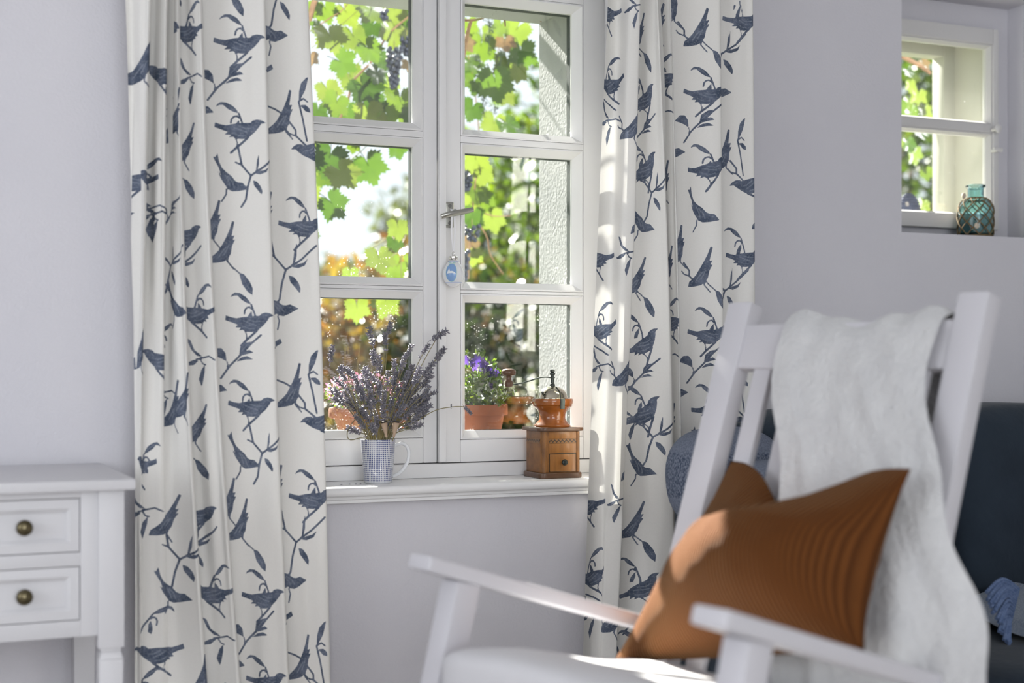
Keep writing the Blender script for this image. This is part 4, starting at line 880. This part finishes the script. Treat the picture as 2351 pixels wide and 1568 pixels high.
def egg_patch(name, polys, dth, mt, par, lift=.0003):
    mb = MB()
    for poly in polys:
        c = np.mean(poly, axis=0); n = len(poly); K = 5; vs = []
        for r in range(1, K+1):
            for p in poly: vs.append(c+(np.array(p)-c)*r/K)
        vs.append(c); vv = []
        for (a, z) in vs:
            rr = er(z); an = face+dth+a/max(rr, .012); vv.append(ec+Vector(((rr+lift)*math.cos(an), (rr+lift)*math.sin(an), z)))
        fs = [(n*K, k, (k+1)%n) for k in range(n)]+[(r*n+k, (r+1)*n+k, (r+1)*n+(k+1)%n, r*n+(k+1)%n) for r in range(K-1) for k in range(n)]
        mb.add(vv, fs)
    return mb.build(name, mt, par, smooth=80)
el = lambda rx, rz, cz=0, n=32: [(rx*math.cos(2*PI*k/n), cz+rz*math.sin(2*PI*k/n)) for k in range(n)]
md = egg_patch('medallion_rim', [el(.0134, .0208, -.001)], -.22, M['mint'], eg, .0002)
egg_patch('medallion', [el(.0124, .0198, -.001)], -.22, M['blueprint'], eg, .0004)
rab = [(-.0115, -.0045), (-.0085, -.0012), (-.0085, .001), (-.0068, .0035), (-.0056, .0075), (-.0042, .0078), (-.0052, .0038), (-.003, .0022), (.002, .0026), (.006, .001), (.0095, -.0022), (.0108, -.0035), (.0065, -.0032), (.002, -.0022), (-.004, -.0026), (-.0085, -.0032)]
egg_patch('rabbit_print', [rab], -.22, M['paleprint'], eg, .0007)
for z in (.0245, -.0225):
    r0 = er(z)+.0004; MB().tube([ec+Vector((r0*math.cos(2*PI*k/40), r0*math.sin(2*PI*k/40), z)) for k in range(41)], .00045, 5, cap=False).build('painted_band', M['blueline'], eg, smooth=60)
for cx in (-.0045, .0045):
    egg_patch('bow_print', [[(cx+.0036*math.cos(t)*(1), .0215+.0022*math.sin(t)) for t in [2*PI*k/14 for k in range(14)]]], -.22, M['mint'], eg, .0003)
for sx, dx in ((-1, -.008), (1, .004)):
    a = at(1036 if sx < 0 else 1046, 488, -.047); q = ec+Vector((0, 0, .0455))
    mb = MB(); p1 = [Vector((a.x, -.047, a.z+.008)), Vector((a.x, -.052 if sx < 0 else -.040, a.z)), a.lerp(q, .5)+Vector((sx*.0015, 0, 0)), q]
    sp = smoothpts(p1, 6); vs = []
    for i, p in enumerate(sp): wv = .0032*(1-.55*i/len(sp)); vs += [p+Vector((-wv, 0, 0)), p+Vector((wv, .0006, 0)), p+Vector((wv, .0012, 0)), p+Vector((-wv, .0006, 0))]
    mb.add(vs, [(4*i+k, 4*i+(k+1)%4, 4*i+4+(k+1)%4, 4*i+4+k) for i in range(len(sp)-1) for k in range(4)]); mb.build('ribbon', M['ribbon'], eg, smooth=60)

# ------------------------------------------------------------------ netted bottle in the niche
M['bottle'] = mat('aqua_glass', (.50, .74, .76), .02, trans=1, ior=1.45)
M['rope'] = mat('brown_cord', (.13, .085, .04), .9, (.20, .14, .07), 200); M['rope2'] = mat('pale_knot', (.55, .48, .38), .9)
bc = at(2240, 541, -.055); bc.z = NZ0
bt = empty('glass_bottle', bc, 'blue green glass bottle in a brown cord net standing in the niche', 'bottle')
op = [(.030, 0), (.040, .002), (.0445, .008), (.0455, .03), (.0455, .070), (.043, .084), (.036, .096), (.026, .104), (.0215, .107), (.0205, .112), (.0205, .130), (.0235, .132), (.0255, .134), (.0255, .138), (.023, .1395)]
ip = [(.019, .1385), (.0185, .112), (.023, .103), (.034, .092), (.041, .082), (.043, .068), (.043, .012), (.038, .006), (.001, .005)]
MB().lathe(op+ip, bc, 48).build('bottle_body', M['bottle'], bt, smooth=50)
def br(z):
    for (r0, z0), (r1, z1) in zip(op, op[1:]):
        if z0 <= z <= z1 and z1 > z0: return r0+(r1-r0)*(z-z0)/(z1-z0)
    return .03
for s in (-1, 1):
    for k in range(9):
        pts = []
        for i in range(26):
            z = .006+i/25*.096; a = 2*PI*k/9+s*i/25*2.0; r = br(z)+.0012; pts.append(bc+Vector((r*math.cos(a), r*math.sin(a), z)))
        MB().tube(pts, .0015, 6).build('net_cord', M['rope'], bt, smooth=60)
for z, r in ((.103, .0275), (.004, .0425)):
    MB().tube([bc+Vector((r*math.cos(2*PI*k/30), r*math.sin(2*PI*k/30), z)) for k in range(31)], .002, 6, cap=False).build('net_ring', M['rope'], bt, smooth=60)
kn = at(2217, 448, -.09); MB().sphere((kn.x, bc.y-.028, bc.z+.105), (.006, .005, .008), 10, 8).build('knot', M['rope2'], bt, smooth=60)
kn2 = bc+Vector((-.028, -.036, .028)); MB().sphere(kn2, (.008, .004, .008), 12, 8).build('shell_bead', M['rope2'], bt, smooth=60)

# ------------------------------------------------------------------ outside: ground, shrubs, trees
M['lawn'] = mat('lawn', (.05, .08, .025), .95, (.095, .11, .032), .8, bump=.6, bscale=30, bdist=.03)
MB().bb(-60, 60, YO, 120, -.5, -.4).build('ground_garden', M['lawn'], kind='structure')
def shrub(name, label, cat, c, rad, n, size, cols, seed, tcol=None, trans=.45, group=None):
    r = np.random.RandomState(seed); c = Vector(c)
    e = empty(name, (c.x, c.y, -.4), label, cat, group)
    d = r.normal(size=(n, 3)); d /= np.linalg.norm(d, axis=1)[:, None]; rr = r.uniform(.25, 1, n)**.45
    lump = 1+.22*np.sin(d[:, 0]*5+seed)*np.cos(d[:, 2]*6+seed*2)+.12*np.sin(d[:, 1]*11+seed)
    P = d*(rr*lump)[:, None]*np.array(rad)
    a = r.normal(size=(n, 3)); a /= np.linalg.norm(a, axis=1)[:, None]; b = np.cross(a, r.normal(size=(n, 3))); b /= np.linalg.norm(b, axis=1)[:, None]
    s = size*r.uniform(.6, 1.3, n)[:, None]
    V = np.stack([P-a*s, P+b*s*.45, P+a*s, P-b*s*.45], 1).reshape(-1, 3)+np.array([0, 0, c.z+.4])
    F = np.arange(4*n).reshape(n, 4)
    me = bpy.data.meshes.new('foliage'); me.from_pydata(V.tolist(), [], F.tolist())
    me.materials.append(leaf_mat(name+'_leaf', [tuple(q*.62 for q in cc) for cc in cols], trans, tcol, scale=5, obj_random=False, ior=1.1))
    o = bpy.data.objects.new('foliage', me); COL.objects.link(o); o.parent = e; W[o] = W[e]; o['kind'] = 'stuff'
    MB().tube([(c.x, c.y, -.4), (c.x+.03, c.y, (c.z-.4)/2), (c.x, c.y, c.z+rad[2]*.3)], [.05, .04, .015], 8).build('trunk', M['bark'], e, smooth=60)
    return e
M['bark'] = mat('bark', (.16, .10, .06), .9, (.25, .17, .10), 30)
G1 = [(.05, .12, .015), (.14, .27, .02), (.30, .44, .03)]; G2 = [(.02, .05, .018), (.045, .085, .025), (.09, .13, .04)]; G3 = [(.09, .14, .09), (.16, .21, .13), (.22, .26, .16)]
A1 = [(.30, .20, .05), (.36, .28, .07), (.30, .12, .04), (.22, .24, .05)]; A2 = [(.17, .17, .04), (.32, .26, .06), (.38, .18, .06)]
shrub('garden_tree', 'bright green garden tree seen through the right sash beyond the vine', 'tree', at(1285, 470, 5), (.62, .55, .86), 2600, .05, G1, 1)
shrub('garden_tree', 'dark green garden tree behind the bright one through the right sash', 'tree', at(1180, 610, 7), (.95, .6, .8), 2600, .06, G2, 2)
shrub('garden_shrub', 'dark shrub low behind the purple flowers', 'shrub', at(1160, 860, 4), (.8, .5, .52), 2600, .05, G2, 3)
shrub('garden_shrub', 'brownish autumn shrub behind the right sash, above the dark shrub', 'shrub', at(1100, 690, 5.5), (.5, .4, .3), 1100, .05, A2, 4)
shrub('garden_shrub', 'golden autumn shrub behind the lavender bouquet', 'shrub', at(850, 850, 4.5), (.95, .5, .55), 2600, .05, A1, 5)
shrub('garden_shrub', 'olive autumn shrub behind the lavender, towards the curtain', 'shrub', at(740, 800, 5.5), (1.0, .5, .40), 2400, .05, A2, 6)
shrub('garden_shrub', 'orange tinged shrub behind the left sash, beside the window mullion', 'shrub', at(930, 720, 6), (.5, .4, .55), 1500, .05, A1, 7)
shrub('garden_tree', 'far grey green hedge tree on the left horizon', 'tree', at(690, 740, 15), (3.0, 1.2, .95), 3000, .12, G3, 8)
shrub('garden_tree', 'far pale tree at the window mullion on the horizon', 'tree', at(985, 600, 13), (.75, .8, .95), 1300, .10, G3, 9)
shrub('garden_tree', 'leafy green tree seen through the small window', 'tree', at(2065, 360, 4.2), (.8, .6, .85), 2600, .05, G1, 10)
shrub('garden_tree', 'dark leafy tree behind the green one through the small window', 'tree', at(2090, 420, 5), (1.1, .6, 1.2), 2000, .06, G2, 11)

# ------------------------------------------------------------------ grapevine around the window
KEYS = [(0, 1.0), (10, .86), (18, .80), (32, .66), (44, .78), (58, .95), (68, .82), (80, .74), (92, .64), (104, .72), (120, .82), (134, .72), (150, .68), (166, .52), (180, .12)]
def leaf_mesh(k, mt):
    r = random.Random(k+5); mb = MB(); n = 56; out = []
    asym = r.uniform(-.06, .06); curl = r.uniform(-.25, .25); fold = r.uniform(.05, .35); wav = r.uniform(.03, .08)
    def sh(x, y):
        return Vector((x, y, fold*abs(x)*.5+curl*(y-.2)**2*.5+wav*math.sin(x*7+k)*math.cos(y*6)))
    for i in range(n):
        t = -180+360*i/n; R = np.interp(abs(t), [q[0] for q in KEYS], [q[1] for q in KEYS])*(1+(asym if t > 0 else -asym))*(1.09 if i % 2 else .92)
        out.append((R*math.sin(math.radians(t)), R*math.cos(math.radians(t))))
    vs = [sh(0, 0)]+[sh(x*.5, y*.5) for x, y in out]+[sh(x, y) for x, y in out]
    fs = [(0, 1+i, 1+(i+1)%n) for i in range(n)]+[(1+i, 1+n+i, 1+n+(i+1)%n, 1+(i+1)%n) for i in range(n)]
    mb.add(vs, fs)
    mb.tube([(0, .02, 0), (.03, -.35, -.06), (.10, -.75, -.22)], [.018, .016, .02], 5)
    return mb.mesh('leaf', mt, smooth=80)
M['vine_leaf'] = leaf_mat('vine_leaf', [(.035, .075, .028), (.05, .105, .03), (.075, .14, .032), (.11, .17, .035)], .5, (1.4, 1.4, .4), scale=12)
M['vine_backlit'] = leaf_mat('vine_leaf_backlit_yellow', [(.10, .145, .04), (.145, .185, .045), (.135, .175, .055)], .55, (1.4, 1.5, .6), scale=12)  # brighter yellow-green leaf; sun shining through is partly painted into this colour
M['vine_brown'] = leaf_mat('vine_leaf_dry', [(.20, .15, .08), (.25, .19, .11), (.18, .10, .05)], .4, (1.2, 1.05, .75), scale=25)
LM = {c: [leaf_mesh(k+10*i, M[m]) for k in range(5)] for i, (c, m) in enumerate((('g', 'vine_leaf'), ('y', 'vine_backlit'), ('b', 'vine_brown')))}
M['cane'] = mat('vine_cane', (.20, .115, .065), .8, (.30, .18, .10), 60); M['shoot'] = mat('green_shoot', (.16, .17, .05), .7, (.24, .22, .08), 60); M['rachis'] = mat('bare_grape_stalk', (.03, .055, .03), .8)
M['grape'] = mat('dark_grape', (.012, .018, .035), .38, (.03, .04, .07), 40, coat=.1)
rv = random.Random(11)
def add_leaf(par, px, py, size, rot, typ, Y):
    c = at(px, py, Y); s = size*.00105*.60*(Y+3.4)/3.6
    tiltx, tilty = rv.uniform(-.55, .35), rv.uniform(-.6, .6)
    R = Euler((PI/2+tiltx, tilty, 0)).to_matrix().to_4x4() @ Matrix.Rotation(math.radians(rot), 4, 'Z')
    inst('leaf', LM[typ][rv.randrange(5)], Matrix.Translation(c) @ R @ Matrix.Scale(s, 4), par)
vine = empty('grapevine', (.9, .36, -.4), 'grapevine with backlit leaves and dark grapes hanging outside the large window', 'vine')
LV = [(722, 18, 44, 200, 'g'), (748, 22, 62, 180, 'g'), (795, 28, 72, 190, 'y'), (852, 22, 84, 170, 'y'), (905, 22, 74, 180, 'y'), (934, 38, 56, 170, 'g'), (758, 82, 84, 178, 'y'), (812, 84, 84, 205, 'y'), (855, 60, 52, 150, 'g'), (905, 74, 84, 205, 'y'), (928, 62, 76, 180, 'g'),
 (846, 112, 68, 190, 'g'), (880, 142, 54, 150, 'g'), (783, 142, 72, 215, 'g'), (806, 176, 76, 180, 'y'), (752, 207, 66, 170, 'y'), (772, 236, 70, 190, 'g'), (836, 202, 90, 180, 'g'), (862, 238, 64, 200, 'g'), (797, 258, 66, 180, 'g'), (846, 262, 84, 170, 'y'), (895, 187, 56, 190, 'y'), (920, 232, 100, 205, 'g'), (890, 266, 60, 200, 'g'), (936, 262, 44, 190, 'g'), (940, 150, 44, 180, 'b'), (712, 130, 46, 180, 'b'), (730, 255, 54, 180, 'g'), (866, 168, 60, 185, 'g'), (730, 60, 40, 150, 'g'),
 (757, 362, 92, 195, 'g'), (786, 398, 88, 185, 'y'), (733, 402, 66, 180, 'g'), (846, 380, 88, 205, 'g'), (762, 466, 78, 195, 'g'), (812, 334, 36, 180, 'g'), (912, 338, 54, 180, 'g'), (914, 522, 58, 170, 'y'), (906, 556, 46, 190, 'g'), (870, 592, 78, 180, 'y'), (910, 612, 66, 150, 'g'), (803, 628, 46, 180, 'y'), (940, 590, 40, 180, 'g'), (820, 706, 66, 175, 'y'), (885, 690, 76, 180, 'y'),
 (1075, 58, 56, 180, 'g'), (1104, 106, 88, 170, 'g'), (1130, 78, 66, 190, 'y'), (1160, 98, 54, 150, 'b'), (1186, 68, 80, 180, 'y'), (1196, 122, 86, 195, 'g'), (1166, 150, 86, 180, 'y'), (1136, 186, 100, 190, 'g'), (1156, 216, 66, 175, 'y'), (1080, 142, 66, 180, 'g'), (1088, 192, 66, 190, 'g'), (1070, 165, 50, 180, 'g'), (1084, 250, 66, 180, 'g'), (1134, 284, 80, 175, 'y'), (1164, 286, 62, 190, 'g'), (1084, 143, 44, 180, 'b'), (1188, 164, 54, 200, 'y'), (1150, 60, 50, 180, 'y'), (1068, 100, 50, 180, 'b'),
 (1092, 366, 76, 185, 'y'), (1104, 396, 66, 190, 'y'), (1096, 442, 76, 180, 'g'), (1078, 470, 64, 170, 'y'), (1114, 456, 54, 190, 'g'), (1130, 502, 66, 175, 'y'), (1086, 494, 64, 190, 'g'), (1080, 562, 50, 20, 'b'), (1088, 586, 50, 180, 'y'), (1120, 330, 60, 170, 'y')]
for q in LV: add_leaf(vine, *q, rv.uniform(.74, 1.0))
def cane(pl, rad, mt, name='cane', par=vine, Y=.86):
    pts = smoothpts([at(p[0], p[1], p[2] if len(p) > 2 else Y) for p in pl], 5); n = len(pts)
    return MB().tube(pts, [rad*(1-.45*i/n) for i in range(n)], 7).build(name, M[mt], par, smooth=60)
cane([(780, 274), (800, 225), (808, 190), (830, 165), (850, 145), (866, 118), (900, 70), (960, 20), (1010, -40)], .0042, 'cane')
cane([(712, 72), (760, 40), (785, 24), (820, -20)], .0022, 'cane'); cane([(715, 110), (780, 60), (860, -10)], .0012, 'shoot'); cane([(806, 190), (795, 165), (780, 150)], .0014, 'shoot'); cane([(812, 186), (820, 150), (850, 110)], .0012, 'shoot')
cane([(795, 375), (820, 355), (842, 335), (860, 318)], .0016, 'shoot'); cane([(840, 575), (872, 558), (900, 540), (945, 520)], .0014, 'shoot'); cane([(895, 592), (925, 570), (945, 555)], .0018, 'shoot'); cane([(922, 640), (921, 600), (925, 560)], .0018, 'shoot')
cane([(1063, 130, .5), (1075, 70, .38), (1082, 48, .33)], .0065, 'cane'); cane([(1030, 46, .30), (1090, 46, .30), (1127, 35, .24), (1155, 40, .24), (1160, 60, .26)], .0036, 'cane'); cane([(1155, 40, .24), (1172, 26, .20)], .0022, 'cane'); cane([(1090, 46, .30), (1115, 38, .24), (1127, 28, .22)], .0018, 'shoot')
cane([(1222, 30, .20), (1243, 50, .22)], .0022, 'cane'); cane([(1135, 170), (1145, 110), (1155, 60)], .0016, 'cane')
cane([(1098, 480), (1115, 491), (1142, 497), (1173, 495)], .0022, 'cane'); cane([(1097, 511), (1118, 545), (1126, 585), (1156, 630)], .0026, 'cane'); cane([(1075, 640), (1080, 540), (1090, 430), (1100, 340), (1095, 250), (1080, 140)], .0028, 'cane'); cane([(870, 275), (930, 240), (970, 200)], .0022, 'shoot')
cane([(560, 1100, .95), (600, 700, .9), (640, 300, .88), (700, 72, .86), (760, -60, .86), (900, -110, .86), (1200, -120, .86)], .012, 'cane', 'main_stem')
MB().tube([at(560, 1100, .95), Vector((at(560, 1100, .95).x-.03, 1.0, -.4))], [.012, .016], 8).build('main_stem', M['cane'], vine, smooth=60)
for k in range(22): add_leaf(vine, rv.uniform(690, 1120), rv.uniform(-330, -150), rv.uniform(70, 100), rv.uniform(140, 220), rv.choice('ggy'), rv.uniform(.8, .95))  # unseen leaves above the window, added to keep sun off the chair back
for k in range(16): add_leaf(vine, rv.uniform(610, 700), rv.uniform(140, 620), rv.uniform(60, 90), rv.uniform(150, 210), rv.choice('ggy'), rv.uniform(.8, .95))
# grapes
gm = MB().sphere((0, 0, 0), 1, 12, 8).mesh('grape', M['grape'], smooth=80)
def grapes(px, py, w_, h_, n, Y, seed):
    r = random.Random(seed); top = at(px, py-h_/2, Y); sc_ = .00105*(Y+3.4)/3.6
    st = MB().tube([top+Vector((0, 0, .02)), top+Vector((0, 0, -h_*sc_))], .0016, 6).build('grape_cluster', M['shoot'], vine)
    R = .0068
    for k in range(n):
        f = (k+.5)/n; wid = (w_*sc_/2-R)*(1-.55*f**1.5); a = k*2.4; rad = wid*math.sqrt(r.uniform(.35, 1))
        p = top+Vector((rad*math.cos(a), rad*math.sin(a)*.8, -h_*sc_*f+r.uniform(-.003, .003)))
        inst('grape', gm, Matrix.Translation(p) @ Matrix.Scale(R*r.uniform(.88, 1.1), 4), st)
grapes(882, 34, 28, 18, 7, .80, 1); grapes(905, 155, 46, 90, 52, .80, 2); grapes(934, 106, 40, 42, 22, .82, 3); grapes(1072, 412, 38, 56, 26, .80, 4); grapes(1084, 537, 52, 36, 20, .80, 5); grapes(1066, 610, 34, 66, 22, .80, 6)
for px, py, h_, seed in ((1122, 85, 85, 1), (1108, 222, 95, 2), (1148, 138, 50, 3), (1082, 380, 50, 4), (1100, 140, 30, 6), (1135, 250, 25, 7)):
    r = random.Random(seed); top = at(px, py-h_/2, .80); L_ = h_*.00122; mb = MB(); mb.tube([top, top+Vector((.003, 0, -L_*.5)), top+Vector((-.002, 0, -L_))], .0012, 5)
    for k in range(int(h_/3.2)):
        z = r.uniform(0, 1); p = top+Vector((0, 0, -L_*z)); a = r.uniform(0, 2*PI); l = .015*(1-.5*z)*r.uniform(.6, 1.2); q = p+Vector((math.cos(a)*l, math.sin(a)*l, -.004+r.uniform(-.004, .006))); mb.tube([p, q], .0009, 4)
        for j in range(3): d = Vector((r.uniform(-1, 1), r.uniform(-1, 1), r.uniform(-1, .6))).normalized()*.007; mb.tube([p.lerp(q, .6+.2*j), p.lerp(q, .6+.2*j)+d], .0008, 4); mb.sphere(p.lerp(q, .6+.2*j)+d, .0014, 5, 4)
    mb.build('bare_stalk', M['rachis'], vine, smooth=60)
# vine shoot by the small window
v2 = empty('vine_shoot', (2.5, .5, -.4), 'leafy vine shoot with a brown branch hanging outside the small window', 'vine')
for q in [(2088, 238, 60, 180, 'y'), (2108, 222, 60, 195, 'y'), (2122, 258, 56, 170, 'y'), (2092, 262, 60, 185, 'g'), (2085, 165, 36, 180, 'g'), (2112, 300, 56, 190, 'g'), (2100, 355, 56, 180, 'y'), (2125, 395, 50, 180, 'g'), (2085, 330, 50, 170, 'g'), (2120, 470, 50, 190, 'y'), (2090, 195, 40, 180, 'y'), (2060, 240, 70, 180, 'g'), (2050, 330, 70, 180, 'y'), (2120, 145, 40, 190, 'b')]: add_leaf(v2, *q, rv.uniform(.5, .75))
MB().tube([at(2040, 110, .45), Vector((2.27, .47, 1.2)), Vector((2.22, .5, -.4))], [.009, .012, .016], 8).build('main_stem', M['cane'], v2, smooth=60)
cane([(2040, 110, .45), (2082, 135, .45), (2110, 150, .45), (2136, 168, .42)], .009, 'cane', par=v2)

# ------------------------------------------------------------------ pots on the outer ledge
M['terra'] = mat('terracotta', (.17, .056, .025), .9, (.235, .085, .042), 12, bump=.3, bscale=60, spec=.15); M['soil'] = mat('potting_soil', (.03, .02, .012), .95)
def pot(par, c, r, h, n=40):
    MB().lathe([(r*.68, 0), (r*.86, h*.70), (r*.87, h*.72), (r*.98, h*.73), (r, h*.76), (r, h*.96), (r*.985, h), (r*.90, h), (r*.88, h*.95), (r*.80, h*.70)], c, n).build('pot', M['terra'], par, smooth=40)
    MB().lathe([(r*.84, h*.86), (r*.5, h*.89), (.001, h*.9)], c, 24).build('soil', M['soil'], par, smooth=60)
def leafmass(c, rad, n, size, seed, up=.3):
    r = np.random.RandomState(seed); d = r.normal(size=(n, 3)); d /= np.linalg.norm(d, axis=1)[:, None]; rr = r.uniform(.1, 1, n)**.5
    P = d*rr[:, None]*np.array(rad)+np.array(c); a = d*.6+r.normal(size=(n, 3))*.5+np.array([0, 0, up]); a /= np.linalg.norm(a, axis=1)[:, None]; b = np.cross(a, r.normal(size=(n, 3))); b /= np.linalg.norm(b, axis=1)[:, None]
    s = size*r.uniform(.6, 1.3, n)[:, None]; V = np.stack([P-a*s*.5, P+b*s*.28, P+a*s*.7, P-b*s*.28], 1).reshape(-1, 3); mb = MB(); mb.v = [Vector(v) for v in V]; mb.f = [[4*i, 4*i+1, 4*i+2, 4*i+3] for i in range(n)]; return mb
M['herb'] = leaf_mat('flower_pot_leaf', [(.03, .07, .015), (.08, .16, .025), (.20, .30, .04), (.28, .36, .10)], .4, (1.5, 1.5, .5), scale=60, obj_random=False)
M['purple'] = leaf_mat('purple_petal', [(.05, .02, .22), (.09, .045, .30), (.18, .11, .36)], .4, (1.3, 1.1, 1.5), scale=8); M['pink'] = leaf_mat('pink_petal', [(.50, .16, .28), (.58, .28, .38), (.62, .40, .46)], .4, (1.3, 1.1, 1.2), scale=60, obj_random=False)
YP = .165; pz = .809
p1 = at(1102, 985, YP); p1.z = pz; e = empty('purple_flower_pot', p1, 'terracotta pot of purple flowers on the outer ledge behind the grinder crank', 'potted plant')
pot(e, p1, .067, .092); top = p1+Vector((-.012, 0, .135))
leafmass(top, (.075, .05, .062), 900, .016, 5).build('foliage', M['herb'], e, kind='stuff')
def flower_mesh(k):
    r = random.Random(k); mb = MB()
    for j in range(5):
        a = 2*PI*j/5+.2; d = Vector((math.cos(a), math.sin(a), 0)); t = Vector((-d.y, d.x, 0)); mb.add([Vector((0, 0, -.3)), d*.5-t*.38+Vector((0, 0, .1)), d*1.0-t*.25+Vector((0, 0, r.uniform(-.1, .2))), d*1.05+t*.25+Vector((0, 0, r.uniform(-.1, .2))), d*.5+t*.38+Vector((0, 0, .1))], [(0, 1, 2, 3, 4)])
    return mb.mesh('flower', M['purple'], smooth=60)
FM = [flower_mesh(k) for k in range(3)]
for px, py in ((1070, 828), (1082, 835), (1095, 825), (1108, 830), (1112, 836), (1118, 845), (1114, 852), (1122, 850), (1128, 857), (1135, 852), (1141, 858), (1117, 858), (1125, 886), (1122, 880), (1078, 822), (1104, 842), (1090, 842), (1064, 838)):
    c = at(px, py, YP-.03); inst('flower', FM[rv.randrange(3)], Matrix.Translation(c) @ Euler((PI/2+rv.uniform(-.6, .6), rv.uniform(-.6, .6), rv.uniform(0, 6))).to_matrix().to_4x4() @ Matrix.Scale(rv.uniform(.009, .013), 4), e)
for px, py in ((1098, 815), (1070, 815), (1135, 838), (1112, 812)):
    c = at(px, py, YP); MB().tube([c+Vector((-.01, 0, -.06)), c], .001, 5).build('flower_stem', M['shoot'], e); leafmass(c, (.010, .010, .012), 16, .012, px).build('foliage', M['herb'], e, kind='stuff')
tr_ = random.Random(8)
for k in range(7):
    a = at(1130, 920, YP-.05); b_ = at(1150+tr_.uniform(-10, 28), 905+tr_.uniform(-12, 22), YP-.06)
    MB().tube(smoothpts([a, a.lerp(b_, .5)+Vector((0, 0, .006)), b_], 4), .0008, 5).build('flower_stem', M['shoot'], e); leafmass(b_, (.012, .010, .008), 12, .011, 70+k).build('foliage', M['herb'], e, kind='stuff')
p2 = at(852, 985, .16); p2.z = pz; e2 = empty('pink_flower_pot', p2, 'wide terracotta pot of pink flowers on the outer ledge behind the lavender', 'potted plant')
mb = MB(); 
pot(e2, p2, .098, .088)
leafmass(p2+Vector((-.01, 0, .112)), (.105, .06, .042), 500, .018, 8).build('foliage', M['herb'], e2, kind='stuff')
leafmass(p2+Vector((-.015, -.01, .125)), (.105, .065, .045), 900, .011, 9).build('blossom', M['pink'], e2, kind='stuff')
# dark blue dome outside the small window
M['indigo'] = mat('indigo_weave', (.02, .028, .06), .9, (.04, .05, .10), 60, bump=.6, bscale=120)
dc = at(2086, 482, .10); dc.z = SZ0; 
mb = MB(); mb.lathe([(.034*math.cos(a), .075*math.sin(a)) for a in [i*PI/2/14*.99 for i in range(15)]], (dc.x, .10, SZ0), 32)
for k in range(9): 
    a = (k+.6)/10*PI/2; mb.tube([Vector((dc.x+.0345*math.cos(a)*math.cos(t), .10+.0345*math.cos(a)*math.sin(t), SZ0+.0755*math.sin(a))) for t in [2*PI*j/28 for j in range(29)]], .0022, 5, cap=False)
mb.build('woven_dome', M['indigo'], None, smooth=60, label='dark blue ribbed dome standing between the panes of the small window', cat='ornament')
